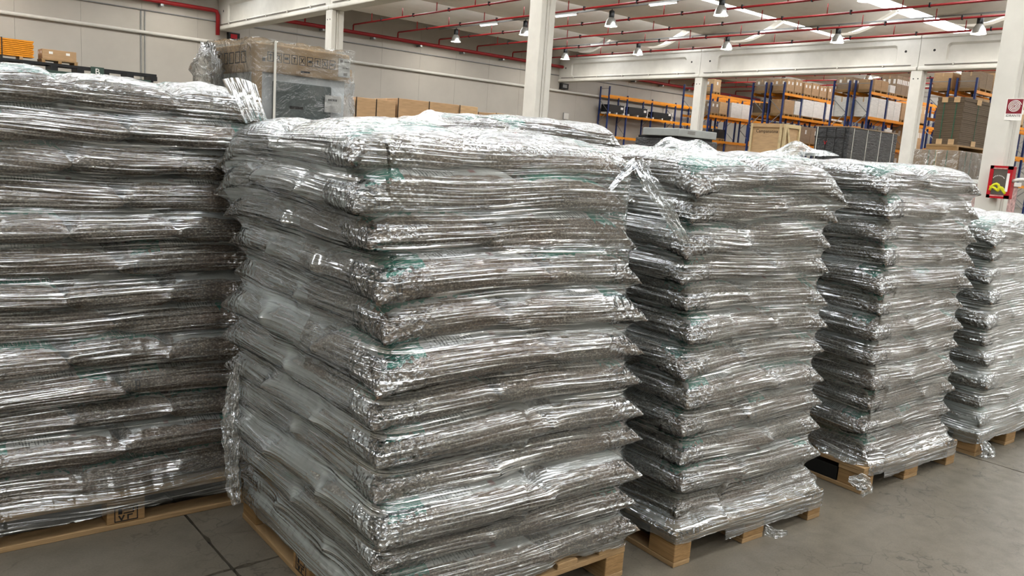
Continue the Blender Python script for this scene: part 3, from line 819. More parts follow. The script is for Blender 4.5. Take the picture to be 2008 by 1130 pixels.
# ------------------------------------------------------------------ loads standing further back in the hall
def big_load(px0, px1, pv, y, dep, label, mat, wrapm='clear_wrap', tiers=2, n=1, straps='strap_black', zoff=0.0):
    a = ony(px0, pv, y); b = ony(px1, pv, y)
    x0, x1 = a[0], b[0]; z1 = (a[2] + b[2]) / 2 + zoff
    rack_pallet(x0, x1, y, y + dep, 0.0, 'wooden pallet under the ' + label, 'pallets in the hall')
    h = (z1 - 0.14) / tiers
    for t in range(tiers):
        for k in range(n):
            xa = x0 + (x1 - x0) * k / n; xb = x0 + (x1 - x0) * (k + 1) / n
            c = carton(xa + 0.01, xb - 0.01, y, y + dep, 0.14 + t * h, 0.14 + (t + 1) * h - 0.005, mat,
                       '%s, %s tier%s' % (label, 'lower' if t < tiers - 1 else 'top', '' if n == 1 else ' %s half' % ['near', 'far'][k]), 'stacked cartons by the wall', stick=0, tape=True)
            if straps:
                box('strap', straps, c, -(xb - xa) / 2 - .004, -(xb - xa) / 2 + .012, -dep / 2 - .006, -dep / 2 + .01, 0, h)
big_load(685, 698, 193, 18.0, 1.2, 'narrow brown carton next to the boxed appliance', 'carton_brown')
big_load(699, 777, 194, 18.0, 1.2, 'brown taped carton, near end of the row by the wall', 'carton_brown', n=2)
big_load(781, 900, 199, 18.0, 1.2, 'brown taped carton, middle of the row by the wall', 'carton_brown', n=2)
big_load(902, 938, 208, 18.0, 1.2, 'tan taped carton, far end of the row by the wall', 'carton_tan')
big_load(938, 972, 221, 21.0, 1.2, 'lower brown carton past the end of the row', 'carton_brown')
big_load(973, 1005, 223, 21.0, 1.2, 'lower tan carton next to the wide column', 'carton_tan')

# grey cabinet on a dark load
p0, p1 = ony(1335, 252, 9.0), ony(1410, 256, 9.0)
rt = thing('dark_load', 'dark wrapped load under the grey metal cabinet', 'load', (p0[0], 9.0, 0))
W_ = p1[0] - p0[0]
box('pallet_base', 'pallet_wood', rt, 0, W_, 0, 1.0, 0, 0.14); box('body', 'black_film', rt, 0, W_, 0, 1.0, 0.14, p0[2] - 0.17, bevel=0.02)
for xx in (0.1, 0.25, 0.6): box('label', 'paper_white', rt, xx, xx + 0.05, -0.004, 0, p0[2] - 0.26, p0[2] - 0.20)
box('cap', 'dark_steel', rt, 0.02, W_ - 0.1, 0.05, 0.95, p0[2] - 0.17, p0[2] - 0.13)
rt = thing('metal_cabinet', 'flat light grey metal cabinet lying on the dark load', 'cabinet', (p0[0] - 0.05, 9.0, p0[2] - 0.13))
box('body', 'grey_sheet', rt, 0, W_, 0, 0.8, 0, 0.13, bevel=0.01)
for k in range(3): box('vent', 'print_grey', rt, 0.25, 0.45, -0.003, 0, 0.05 + k * 0.02, 0.058 + k * 0.02)

# slatted crate on its twin
def crate(z, h, lab):
    rt = thing('slatted_crate', lab, 'crate', (24.0, 15.1, z), group='slatted crates')
    box('inner_carton', 'carton_tan', rt, 0.05, 0.85, 0.05, 1.28, 0.05, h - 0.03)
    for (x, y) in ((0, 0), (0.82, 0), (0, 1.25), (0.82, 1.25)): box('corner_post', 'crate_wood', rt, x, x + 0.08, y, y + 0.08, 0, h)
    for zz in (0.0, h - 0.12):
        box('rail', 'carton_tan' if zz > 0.1 else 'crate_wood', rt, 0.0, 0.03, 0.08, 1.25, zz, zz + 0.12)
        box('rail', 'crate_wood', rt, 0.08, 0.82, 0.0, 0.03, zz, zz + 0.12)
    MB().bar((0.13, 0.015, h - 0.1), (0.66, 0.015, 0.1), 0.10, 0.025, (0, 1, 0)).build('diagonal', 'crate_wood', rt)
    box('batten', 'crate_wood', rt, -0.005, 0.02, 0.12, 0.22, 0.0, h)
    return rt
ztop = onx(1550, 243, 24.0)[2]
crate(0.0, ztop / 2, 'lower slatted crate hidden under its twin')
cr = crate(ztop / 2, ztop / 2, 'pale wooden slatted crate around a tan carton, on top of its twin')
text_mesh('print', 'Campanatina', 0.16, 'print_dark', cr, facing((0.045, 0.72, ztop / 2 - 0.30), (0, -1, 0), (0, 0, 1)))
# black wrapped load
q = onx(1667, 250, 22.0); yl = onx(1600, 250, 22.0)[1]; xr = ony(1762, 257, q[1])[0]
rack_pallet(22.0, xr, q[1], yl, 0.0, 'wooden pallet under the black wrapped load', 'pallets in the hall')
rt = thing('black_load', 'long load wrapped in crinkled black film with white straps', 'load', (22.0, q[1], 0.14))
LX, LY, LZ = xr - 22.0, yl - q[1], q[2] - 0.14
box('wrap', 'black_film', rt, 0, LX, 0, LY, 0, LZ, bevel=0.03)
for k in range(4):
    xx = 0.25 + k * (LX - 0.4) / 3.2; box('strap', 'strap_white', rt, xx, xx + 0.02, -0.006, 0.0, 0, LZ)
for k in range(4):
    yy = 0.12 + k * (LY - 0.2) / 3; box('strap', 'strap_black' if k < 3 else 'strap_white', rt, -0.008, 0.0, yy, yy + 0.02, 0, LZ)
box('strap', 'strap_black', rt, -0.006, 0.0, 0, LY, LZ - 0.3, LZ - 0.27)
box('top_board', 'carton_grey', rt, 0.0, LX, 0.0, LY, LZ, LZ + 0.03)
text_mesh('emblem', 'V', 0.16, 'hydrant_red', rt, facing((-0.012, LY * 0.66, LZ - 0.50), (0, -1, 0), (0, 0, 1)))
# cardboard stack on strapped cartons, by the hose column
q = onx(1893, 190, 21.0); yl = onx(1838, 205, 21.0)[1]; xr = 24.3
zt = q[2]; zb = onx(1893, 283, 21.0)[2]
rack_pallet(20.9, xr, q[1] - 0.1, yl + 0.35, 0.0, 'wooden pallet under the strapped cartons by the hose column', 'pallets in the hall')
h = zb - 0.16 - 0.14
for k in range(3):
    a = 20.9 + (xr - 20.9) * k / 3; b = 20.9 + (xr - 20.9) * (k + 1) / 3
    c = carton(a + .01, b - .01, q[1] - 0.1, yl + 0.35, 0.14, 0.14 + h, 'carton_grey', 'film-wrapped carton with green straps below the cardboard stack, %s' % ['near end', 'middle', 'far end'][k], 'strapped cartons by the hose column', tape=True)
    hy = (yl + 0.35 - q[1] + 0.1) / 2; hx = (b - a) / 2 - .01
    for t in (-0.3, 0.25): box('strap', 'strap_green', c, hx * t, hx * t + 0.03, -hy - 0.006, -hy, 0, h)
    if k == 0:
        for t in (-0.5, 0.0, 0.3): box('strap', 'strap_green', c, -hx - 0.006, -hx, hy * t, hy * t + 0.02, 0, h)
        sheet('film_wrap', 'clear_wrap', c, lambda a_, b_: (-hx - 0.02 - 0.006 * wob(a_ * 2, b_ * 3), -hy + a_ * 2 * hy, b_ * h), 14, 20)
    sheet('film_wrap', 'clear_wrap', c, lambda a_, b_: (-hx + a_ * 2 * hx, -hy - 0.02 - 0.006 * wob(a_ * 2, b_ * 3), b_ * h), 14, 20)
rack_pallet(20.95, xr, q[1], yl + 0.1, 0.14 + h, 'dark-gapped pallet between the strapped cartons and the cardboard stack', 'pallets in the hall')
rt = thing('cardboard_stack', 'tall dark brown stack of flat cardboard sheets with green straps', 'cardboard stack', (21.0, q[1], 0.28 + h))
SH = zt - 0.28 - h; SXX = xr - 21.0; SYY = yl - q[1]
nsh = 26; rng = random.Random(9)
for k in range(nsh):
    d = rng.uniform(-0.006, 0.006); d2 = rng.uniform(-0.006, 0.006)
    box('sheet_bundle', 'carton_dark', rt, d, SXX + d, d2, SYY + d2, SH * k / nsh, SH * (k + 1) / nsh - 0.004)
for t in (0.25, 0.7):
    box('strap', 'strap_green', rt, -0.012, -0.008, SYY * t, SYY * t + 0.02, 0, SH)
    box('strap', 'strap_green', rt, SXX * t, SXX * t + 0.02, -0.012, -0.008, 0, SH)
    for zz in (0.0, SH - 0.13):
        box('edge_guard', 'carton_tan', rt, -0.018, -0.010, SYY * t - 0.06, SYY * t + 0.08, zz, zz + 0.13)
        box('edge_guard', 'carton_tan', rt, SXX * t - 0.12, SXX * t + 0.14, -0.018, -0.010, zz, zz + 0.13)
# pale lidded load in front of them
a = onx(1880, 350, 17.0); b = onx(1935, 350, 17.0)
rt = thing('lidded_bin', 'film-wrapped bin of pinkish scraps with a white lid', 'bin', (17.0, b[1] - 0.25, 0))
hy = a[1] - b[1] + 0.3
box('pallet_base', 'pallet_wood', rt, 0, 1.0, 0, hy, 0, 0.14); box('contents', 'pink_fleck', rt, 0.02, 0.98, 0.02, hy - .02, 0.14, a[2] - 0.08)
box('lid', 'white_plastic', rt, -0.02, 1.02, -0.02, hy + .02, a[2] - 0.08, a[2])
sheet('film_wrap', 'clear_wrap', rt, lambda p_, q_: (-0.03 - 0.008 * wob(p_, q_ * 2), p_ * hy, 0.1 + q_ * (a[2] - 0.12)), 14, 20)

# ------------------------------------------------------------------ hose cabinet and sign on the column
a = onx(1937, 322, 14.74); b = onx(1934, 390, 14.74); c = onx(1984, 326, 14.74)
ctr_y = 5.40; cw = 0.40; z0, z1 = 1.14, 1.71
z1 = onx(1960, 325, 14.6)[2]; z0 = onx(1955, 389, 14.6)[2]; yl = onx(1943, 324, 14.6)[1]; yr = onx(1988, 326, 14.6)[1]
rt = thing('hose_cabinet', 'red fire hose cabinet with glass front on the white column', 'cabinet', (14.6, (yl + yr) / 2, z0))
hw = (yl - yr) / 2; hh = z1 - z0
box('back_box', 'hydrant_red', rt, 0.02, 0.15, -hw, hw, 0, hh, bevel=0.008)
fr = MB(); fw = 0.055
fr.box(0, 0.02, -hw, -hw + fw + .02, 0, hh).box(0, 0.02, hw - fw, hw, 0, hh).box(0, 0.02, -hw, hw, 0, fw).box(0, 0.02, -hw, hw, hh - fw, hh)
fr.build('door_frame', 'hydrant_red', rt)
box('inner_dark', 'strap_brown', rt, 0.016, 0.02, -hw + fw, hw - fw, fw, hh - fw)
MB().tube([(0.014, hw * .35 + .07 * math.cos(t * .5), 0.12 + .04 * math.sin(t * .9) + .008 * t) for t in range(14)], 0.022, 8).build('hose', 'hose_yellow', rt, True)
MB().tube([(0.014, -0.05 + 0.06 * math.cos(t * .5), 0.13 + .05 * math.sin(t * .7)) for t in range(12)], 0.02, 8).build('hose', 'hose_yellow', rt, True)
g_ = NT('cabinet_glass'); gl_ = g_.n('BsdfGlossy'); gl_.inputs['Roughness'].default_value = 0.05
tr_ = g_.n('BsdfTransparent'); MAT['cabinet_glass'] = g_.done(g_.mixs(0.10, tr_.outputs[0], gl_.outputs[0]))
box('glass_pane', 'cabinet_glass', rt, 0.004, 0.007, -hw + fw, hw - fw, fw, hh - fw)
arc = MB()
for k in range(9):
    t = PI * (0.15 + 0.7 * k / 8); arc.bar((0.002, 0.09 * math.cos(t) + .02, hh * .55 + 0.07 * math.sin(t)), (0.002, 0.09 * math.cos(t) + .02 + .002, hh * .55 + 0.07 * math.sin(t) + 0.016), 0.010, 0.003, (1, 0, 0))
arc.build('glass_print', 'paper_white', rt)
box('instruction_strip', 'paper_white', rt, -0.002, 0.0, -hw + 0.035, -hw + 0.075, hh * 0.22, hh * 0.78)
box('door_rule', 'pink_fleck', rt, -0.002, 0.0, -hw + .08, hw - .05, hh - 0.05, hh - 0.035)
box('door_rule', 'pink_fleck', rt, -0.002, 0.0, -hw + .08, hw - .05, 0.035, 0.05)
MB().tube([(0.05, -hw - 0.0, hh * .55), (0.05, -hw - 0.07, hh * .6), (0.25, -hw - 0.08, hh * .62)], 0.03, 8).build('water_pipe', 'light_conduit', rt, True)
s0 = onx(1992, 193, 14.74); s1 = onx(1988, 236, 14.74)
sy = s0[1]; zt, zb = s0[2], s1[2]
rt = thing('hose_sign', 'square maroon fire hose sign with white spiral and lettering below', 'sign', (14.745, sy, zb))
sw_ = 0.115; sh_ = zt - zb
box('plate', 'paper_white', rt, 0.0, 0.004, -sw_ - .012, sw_ + .012, 0, sh_)
box('panel', 'sign_maroon', rt, -0.002, 0.0, -sw_, sw_, sh_ - 2 * sw_ - .01, sh_ - .01)
sp_ = []
for k in range(120):
    t = k / 119 * 4.2 * 2 * PI; r = 0.008 + 0.088 * k / 119
    sp_.append((-0.003, -r * math.sin(t), sh_ - .01 - sw_ + r * math.cos(t) * 1.0))
sp_.append((-0.003, -0.1, sp_[-1][2] + .003))
MB().tube(sp_, 0.0058, 5).build('spiral', 'paper_white', rt)
text_mesh('lettering', 'IDRANTE', 0.052, 'print_dark', rt, facing((-0.001, 0, sh_ - 2 * sw_ - .06), (0, -1, 0), (0, 0, 1)))

# ------------------------------------------------------------------ pellet stacks: pallet, bags, stretch film
def euro_pallet(cx, cy, rz, SX, SY, lab):
    """bottom boards and deck boards run along local y, cross boards along local x"""
    rt = thing('wooden_pallet', lab, 'pallet', (cx, cy, 0), rz, 'pallets under the pellet stacks')
    hx, hy = SX / 2, SY / 2; g = random.Random(int(cx * 100))
    for t in (-1, 0, 1):
        wb = 0.10 if t else 0.145
        xc = t * (hx - wb / 2)
        box('bottom_board', 'pallet_wood', rt, xc - wb / 2, xc + wb / 2, -hy, hy, 0.0, 0.022, bevel=0.003)
        for s in (-1, 0, 1):
            yc = s * (hy - 0.0725); j = g.uniform(-.004, .004)
            b = box('block', 'pallet_block_wood', rt, xc - wb / 2 + j, xc + wb / 2 + j, yc - 0.0725, yc + 0.0725, 0.022, 0.10, bevel=0.004)
            if t == -1 and s == 0:      # burnt-in stamp on the middle block
                st = MB(); x_ = xc - wb / 2 + j - 0.0015
                for (a, c_, d, e) in ((-.045, .045, .030, .034), (-.045, .045, .090, .094), (-.045, -.041, .030, .094), (.041, .045, .030, .094), (-.03, .01, .062, .066), (-.03, -.026, .062, .085), (-.03, .01, .081, .085), (.015, .03, .062, .085)):
                    st.box(x_, x_ + 0.003, yc + a, yc + c_, d, e)
                st.bar((x_ + .001, yc + .028, .057), (x_ + .001, yc + .018, .036), .006, .003, (1, 0, 0)).bar((x_ + .001, yc + .018, .036), (x_ + .001, yc + .008, .057), .006, .003, (1, 0, 0))
                st.box(x_, x_ + .003, yc - .010, yc - .004, .036, .057).box(x_, x_ + .003, yc - .025, yc - .004, .052, .057)
                st.build('burnt_stamp', 'print_dark', b)
    for s in (-1, 0, 1):
        yc = s * (hy - 0.0725)
        box('cross_board', 'pallet_wood', rt, -hx, hx, yc - 0.0725, yc + 0.0725, 0.10, 0.122, bevel=0.003)
    n = 5
    for k in range(n):
        wb = 0.145 if k % 2 == 0 else 0.10
        xc = -hx + 0.0725 + k * (SX - 0.145) / (n - 1)
        box('deck_board', 'pallet_wood', rt, xc - wb / 2, xc + wb / 2, -hy, hy, 0.122, 0.144, bevel=0.003)
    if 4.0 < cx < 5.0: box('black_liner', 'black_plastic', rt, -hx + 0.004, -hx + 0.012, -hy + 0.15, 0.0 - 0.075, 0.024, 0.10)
    return rt

NA, NB = 26, 20
def _sp(n):
    t = np.linspace(-1, 1, n + 1)
    return np.sign(t) * (1 - (1 - np.abs(t)) ** 1.55)
_A, _B = np.meshgrid(_sp(NA), _sp(NB), indexing='ij')
_edge = (np.abs(_A) > 0.9999) | (np.abs(_B) > 0.9999)
_idx_top = np.arange((NA + 1) * (NB + 1)).reshape(NA + 1, NB + 1)
_inner = np.argwhere(~_edge)
_idx_bot = _idx_top.copy()
for _k, (_i, _j) in enumerate(_inner): _idx_bot[_i, _j] = (NA + 1) * (NB + 1) + _k
BAG_F = []
for _i in range(NA):
    for _j in range(NB):
        BAG_F.append((_idx_top[_i, _j], _idx_top[_i + 1, _j], _idx_top[_i + 1, _j + 1], _idx_top[_i, _j + 1]))
        BAG_F.append((_idx_bot[_i, _j], _idx_bot[_i, _j + 1], _idx_bot[_i + 1, _j + 1], _idx_bot[_i + 1, _j]))
BAG_F = [tuple(int(q) for q in f) for f in BAG_F]
_uvA = np.concatenate([(_A.ravel() * .5 + .5), (_A[~_edge] * .5 + .5)])
_uvB = np.concatenate([(_B.ravel() * .5 + .5), (_B[~_edge] * .5 + .5)])
_loopidx = np.array(BAG_F).ravel()
BAG_UV = np.stack([_uvA[_loopidx], _uvB[_loopidx]], 1).ravel()

def bag_points(L, W, T, g):
    a, b = _A, _B
    t = (T / 2) * np.clip((1 - np.abs(a) ** 5.5) * (1 - np.abs(b) ** 4.6), 0, 1) ** 0.44
    lump = 0
    for k in range(5):
        lump = lump + g.uniform(.4, 1) * np.sin(a * g.uniform(2, 7) + g.uniform(0, 6)) * np.sin(b * g.uniform(2, 6) + g.uniform(0, 6))
    t = t * (1 + 0.045 * lump)
    tip = (np.abs(a) * np.abs(b)) ** 10
    x = a * L / 2 * (1 - 0.036 * (1 - b ** 4)) + np.sign(a) * tip * 0.010
    y = b * W / 2 * (1 - 0.044 * (1 - a ** 4)) + np.sign(b) * tip * 0.010
    bend = g.uniform(-0.010, 0.010) * (a ** 2) + g.uniform(-0.008, 0.008) * a
    seam = -T * 0.10 * np.ones_like(a) * np.maximum(np.abs(a), np.abs(b)) ** 6
    zt = t + bend + seam; zb = -t * 0.98 + bend + seam
    X = np.concatenate([x.ravel(), x[~_edge]]); Y = np.concatenate([y.ravel(), y[~_edge]])
    Z = np.concatenate([np.where(_edge, bend + seam, zt).ravel(), zb[~_edge]])
    return X, Y, Z

def make_stack(key, cx, cy, rz, SX, SY, nl, pitch, phrase, place, swap=False, lean=(0, 0), top_shift=None, vis='xy', seed=1,
               ns=420, dz=0.0085, haze=1.0, bottom=None, milk_fn=None, inset=0.03, rag=0.02, under=None):
    g = random.Random(seed); gn = np.random.RandomState(seed)
    euro_pallet(cx, cy, rz + (PI / 2 if swap else 0), SY if swap else SX, SX if swap else SY, 'wooden pallet under the ' + phrase)
    c_, s_ = math.cos(rz), math.sin(rz)
    ph = [g.uniform(0, 6.28) for _ in range(16)]
    BX, BY = SX - 2 * inset, SY - 2 * inset
    H = 0.144 + nl * pitch
    allv = []; allf = []; off = 0; hidv = []
    def deform(x, y, z):
        hz = (z - 0.144) / (H - 0.144)
        dx = lean[0] * hz + 0.014 * np.sin(2.2 * y + 3.1 * z + ph[0]) + 0.008 * np.sin(7.1 * z + ph[1])
        dy = lean[1] * hz + 0.014 * np.sin(2.5 * x + 2.7 * z + ph[2]) + 0.008 * np.sin(6.3 * z + ph[3])
        # bags sag where the edge hangs over, most at the corners; long waves along each tier
        ex = np.clip(np.abs(x) / (BX / 2), 0, 1.1); ey = np.clip(np.abs(y) / (BY / 2), 0, 1.1)
        up = np.clip(hz, 0.0, 1.0) * np.clip(z / 0.3, 0, 1)
        ddz = up * (-0.060 * (ex ** 4) * (ey ** 4) - 0.012 * np.maximum(ex, ey) ** 6
                    + 0.010 * np.sin(4.3 * x + 1.1 * z + ph[4]) * np.sin(4.1 * y + ph[5]) + 0.007 * np.sin(5.5 * (x + y) + 6 * z + ph[6]))
        return x + dx, y + dy, z + ddz
    for i in range(nl):
        zc = 0.144 + pitch * (i + 0.5)
        ox, oy, rot = g.uniform(-.018, .018), g.uniform(-.020, .020), g.uniform(-.018, .018)
        if top_shift and i in top_shift: ox += top_shift[i][0]; oy += top_shift[i][1]
        A, B = (BX, BY) if not swap else (BY, BX)          # A: 0.6 + 0.4, B: 3 x 0.4 or 2 x 0.6
        ty = i % 2
        sgn = -1 if ty == 0 else 1
        slots = []
        for k in range(3): slots.append((sgn * (A / 2 - 0.3 * A), (k - 1) * B / 3, 0.6 * A, B / 3, 0))
        for k in range(2): slots.append((-sgn * (A / 2 - 0.2 * A), (k - .5) * B / 2, B / 2, 0.4 * A, 1))
        for (u, v, L, W, turned) in slots:
            px, py = (u, v) if not swap else (v, u)
            tv = bool(turned) ^ swap      # long side along local y
            hxx, hyy = ((W if tv else L) / 2, (L if tv else W) / 2)
            on_x = px - hxx < -BX / 2 + 0.05; on_y = py - hyy < -BY / 2 + 0.05; on_X = px + hxx > BX / 2 - 0.05
            show = (('x' in vis) and on_x) or (('y' in vis) and on_y) or (('X' in vis) and on_X and py < 0.1) or i >= nl - 1
            T = pitch * g.uniform(1.04, 1.16)
            X, Y, Z = bag_points(L * 1.0, W * 1.0, T, g)
            # overhang so that the outer edges are uneven
            if tv: X, Y = -Y, X
            if g.random() < (0.8 if (on_x and on_y) else 0.5): X, Y = -X, -Y
            r2 = rot + g.uniform(-.02, .02); cr_, sr_ = math.cos(r2), math.sin(r2)
            X, Y = X * cr_ - Y * sr_ + px + ox + g.uniform(-.008, .008), X * sr_ + Y * cr_ + py + oy + g.uniform(-.008, .008)
            X, Y, Z = deform(X, Y, Z + zc)
            wx = cx + X * c_ - Y * s_; wy = cy + X * s_ + Y * c_
            bx, by, bz = wx.mean(), wy.mean(), zc - pitch / 2
            P = np.stack([wx, wy, Z], 1)
            if not show:
                allv.append(P); hidv.append(P)
                allf += [tuple(q + off for q in f) for f in BAG_F]; off += len(P)
                continue
            me = bpy.data.meshes.new('pellet_bag')
            me.from_pydata((P - np.array([bx, by, bz])).tolist(), [], BAG_F)
            uv = me.uv_layers.new(name='UVMap'); uv.data.foreach_set('uv', BAG_UV)
            me.polygons.foreach_set('use_smooth', [True] * len(me.polygons)); me.update()
            me.materials.append(MAT['pellet_bag_plastic'])
            o = bpy.data.objects.new('pellet_bag', me); COL.objects.link(o); o.location = (bx, by, bz)
            if i == nl - 1: tier = 'top tier'
            else: tier = '%s tier up' % ORD[i]
            where = 'wall side' if py > 0.15 else ('aisle side' if py < -0.15 else 'middle')
            where2 = 'near end' if px < -0.1 else ('far end' if px > 0.1 else 'centre')
            tag(o, 'clear pellet bag, %s, %s %s, %s' % (tier, where, where2, place), 'bag', 'pellet bags of the ' + place)
            allv.append(P); allf += [tuple(q + off for q in f) for f in BAG_F]; off += len(P)
    if hidv:      # bags buried in the stack, none of them in view: one object
        npb = len(hidv[0]); HV = np.concatenate(hidv); bf = np.array(BAG_F)
        me = bpy.data.meshes.new('buried_pellet_bags')
        me.from_pydata((HV - np.array([cx, cy, 0.144])).tolist(), [], np.concatenate([bf + npb * q for q in range(len(hidv))]).tolist())
        uv = me.uv_layers.new(name='UVMap'); uv.data.foreach_set('uv', np.tile(BAG_UV, len(hidv)))
        me.materials.append(MAT['pellet_bag_plastic']); me.polygons.foreach_set('use_smooth', [True] * len(me.polygons))
        o = bpy.data.objects.new('buried_pellet_bags', me); COL.objects.link(o); o.location = (cx, cy, 0.144)
        tag(o, 'pellet bags buried inside the ' + place, 'bags', None, 'stuff')
    # boxes standing for the pallet deck and the unseen core so that the film rests on them
    def add_box(x0, x1, y0, y1, z0, z1):
        nonlocal off
        m = MB().box(x0, x1, y0, y1, z0, z1)
        v = np.array(m.v); wx = cx + v[:, 0] * c_ - v[:, 1] * s_; wy = cy + v[:, 0] * s_ + v[:, 1] * c_
        allv.append(np.stack([wx, wy, v[:, 2]], 1)); allf.extend(tuple(q + off for q in f) for f in m.f); off += 8
    add_box(-SX / 2, SX / 2, -SY / 2, SY / 2, 0.02, 0.144)
    lx, ly = lean
    for q in range(4):
        z0, z1 = 0.144 + (H - 0.144) * q / 4, 0.144 + (H - 0.144) * (q + 1) / 4 - (0.06 if q == 3 else 0)
        add_box(-BX / 2 + .06 + lx * q / 4, BX / 2 - .06 + lx * q / 4, -BY / 2 + .06 + ly * q / 4, BY / 2 - .06 + ly * q / 4, z0, z1)
    V = np.concatenate(allv)
    tree = BVHTree.FromPolygons(V.tolist(), allf)
    # shell the film is drawn in from
    hx, hy, rad = SX / 2 - 0.06, SY / 2 - 0.06, 0.10
    def outline(n):
        L1, L2 = 2 * (hx - rad), 2 * (hy - rad); arc = PI / 2 * rad * 2.2     # corners sampled more densely
        tot = 2 * (L1 + L2) + 4 * arc; out = []
        for k in range(n):
            s = tot * k / n
            for sx_, sy_, ln, kind in ((1, -1, L1, 0), (1, -1, arc, 1), (1, 1, L2, 2), (1, 1, arc, 3), (-1, 1, L1, 4), (-1, 1, arc, 5), (-1, -1, L2, 6), (-1, -1, arc, 7)):
                if s <= ln: break
                s -= ln
            t = s / ln
            if kind == 0: p, nn = (-hx + rad + t * L1, -hy), (0, -1)
            elif kind == 2: p, nn = (hx, -hy + rad + t * L2), (1, 0)
            elif kind == 4: p, nn = (hx - rad - t * L1, hy), (0, 1)
            elif kind == 6: p, nn = (-hx, hy - rad - t * L2), (-1, 0)
            else:
                a0 = {1: -PI / 2, 3: 0, 5: PI / 2, 7: PI}[kind]; a = a0 + t * PI / 2
                c0 = {1: (hx - rad, -hy + rad), 3: (hx - rad, hy - rad), 5: (-hx + rad, hy - rad), 7: (-hx + rad, -hy + rad)}[kind]
                p, nn = (c0[0] + rad * math.cos(a), c0[1] + rad * math.sin(a)), (math.cos(a), math.sin(a))
            out.append((p[0], p[1], nn[0], nn[1]))
        return np.array(out)
    OL = np.roll(outline(ns), -int(ns * 0.6), axis=0)      # seam of the wrap on the hidden side
    zl = 0.144 + pitch * (np.arange(nl) + 0.5)
    tsx = np.array([(top_shift or {}).get(i, (0, 0))[0] for i in range(nl)]); tsy = np.array([(top_shift or {}).get(i, (0, 0))[1] for i in range(nl)])
    lx1, ly1 = lx + tsx[-1], ly + tsy[-1]
    zs_top = H - 0.075
    R0 = 0.26
    bz_ = np.array([bottom(OL[k, 0], OL[k, 1]) if bottom else 0.10 for k in range(ns)])
    bz_ = bz_ + rag * np.convolve(np.tile(gn.randn(ns), 3), np.ones(15) / 15, 'same')[ns:2 * ns]
    nside = int((zs_top - 0.1) / dz); nrim = 12; ncap = 34
    rows = nside + nrim + ncap
    org = np.zeros((rows, ns, 3)); dr = np.zeros((rows, ns, 3)); vv = np.zeros((rows, ns))
    for r in range(rows):
        if r < nside:
            t = r / (nside - 1); z = bz_ + (zs_top - bz_) * t
            hz = (z - 0.144) / (H - 0.144); sh = np.clip(hz, 0, 1)
            bx_, by_ = OL[:, 0] + lx * sh + np.interp(z, zl, tsx), OL[:, 1] + ly * sh + np.interp(z, zl, tsy)
            d = np.stack([-OL[:, 2], -OL[:, 3], 0 * bx_], 1); base = np.stack([bx_, by_, z], 1); vv[r] = z
        elif r < nside + nrim:
            phi = (r - nside + 1) / (nrim + 1) * PI / 2
            d = np.stack([-OL[:, 2] * math.cos(phi), -OL[:, 3] * math.cos(phi), -math.sin(phi) * np.ones(ns)], 1)
            base = np.stack([OL[:, 0] + lx1, OL[:, 1] + ly1, np.full(ns, zs_top)], 1); vv[r] = zs_top + 0.13 * phi
        else:
            k = 1 - (r - nside - nrim) / (ncap - 1) * 0.97
            d = np.stack([np.zeros(ns), np.zeros(ns), -np.ones(ns)], 1)
            base = np.stack([OL[:, 0] * k + lx1, OL[:, 1] * k + ly1, np.full(ns, zs_top)], 1); vv[r] = zs_top + 0.2 + 0.5 * (1 - k)
        org[r] = base - d * R0; dr[r] = d
    o_w = org.copy(); o_w[..., 0] = cx + org[..., 0] * c_ - org[..., 1] * s_; o_w[..., 1] = cy + org[..., 0] * s_ + org[..., 1] * c_
    d_w = dr.copy(); d_w[..., 0] = dr[..., 0] * c_ - dr[..., 1] * s_; d_w[..., 1] = dr[..., 0] * s_ + dr[..., 1] * c_
    dist = np.full((rows, ns), R0 + 0.05)
    rc = tree.ray_cast
    for r in range(rows):
        for k in range(ns):
            h = rc(Vector(o_w[r, k]), Vector(d_w[r, k]), 0.6)
            if h[3] is not None: dist[r, k] = h[3]
    dist = np.minimum(dist, R0 + 0.075)
    f = dist.copy()
    for it in range(54):      # taut membrane resting on the bags
        hs = 0.5 * (np.roll(f, 1, 1) + np.roll(f, -1, 1))
        vs = f.copy(); vs[1:-1] = 0.5 * (f[2:] + f[:-2])
        wgt = 0.60
        fn = np.minimum(dist, wgt * hs + (1 - wgt) * vs)
        if it > 10: fn[nside + nrim - 2:] = f[nside + nrim - 2:]
        f = fn
    stretch = dist - f                    # where the film spans free
    hug = f - 0.0035
    # tiny lengthwise pleats
    nz_ = gn.randn(rows, ns)
    nz_ = sum(np.roll(nz_, q, 1) for q in range(-7, 8)) / 15
    hug = hug - 0.0012 * np.abs(nz_) * 3
    PW = o_w + d_w * hug[..., None]
    me = bpy.data.meshes.new('stretch_film')
    idx = np.arange(rows * ns).reshape(rows, ns)
    nx = np.roll(idx, -1, 1)
    F = np.stack([idx[:-1], nx[:-1], nx[1:], idx[1:]], -1).reshape(-1, 4)
    org0 = np.array([cx, cy, 0.0])
    verts = (PW.reshape(-1, 3) - org0)
    nF = len(F)
    me.vertices.add(rows * ns); me.vertices.foreach_set('co', verts.ravel())
    me.loops.add(nF * 4); me.loops.foreach_set('vertex_index', F.ravel())
    me.polygons.add(nF); me.polygons.foreach_set('loop_start', np.arange(nF) * 4); me.polygons.foreach_set('loop_total', np.full(nF, 4))
    me.polygons.foreach_set('use_smooth', np.ones(nF, bool))
    # unrolled coordinates in metres
    per = np.concatenate([[0], np.cumsum(np.hypot(*(np.roll(OL[:, :2], -1, 0) - OL[:, :2]).T))])
    U = np.tile(per[:ns], (rows, 1)); U2 = np.tile(per[1:], (rows, 1))
    lu = np.stack([U[:-1], U2[:-1], U2[1:], U[1:]], -1).reshape(-1)
    vn = np.roll(vv, -1, 1)
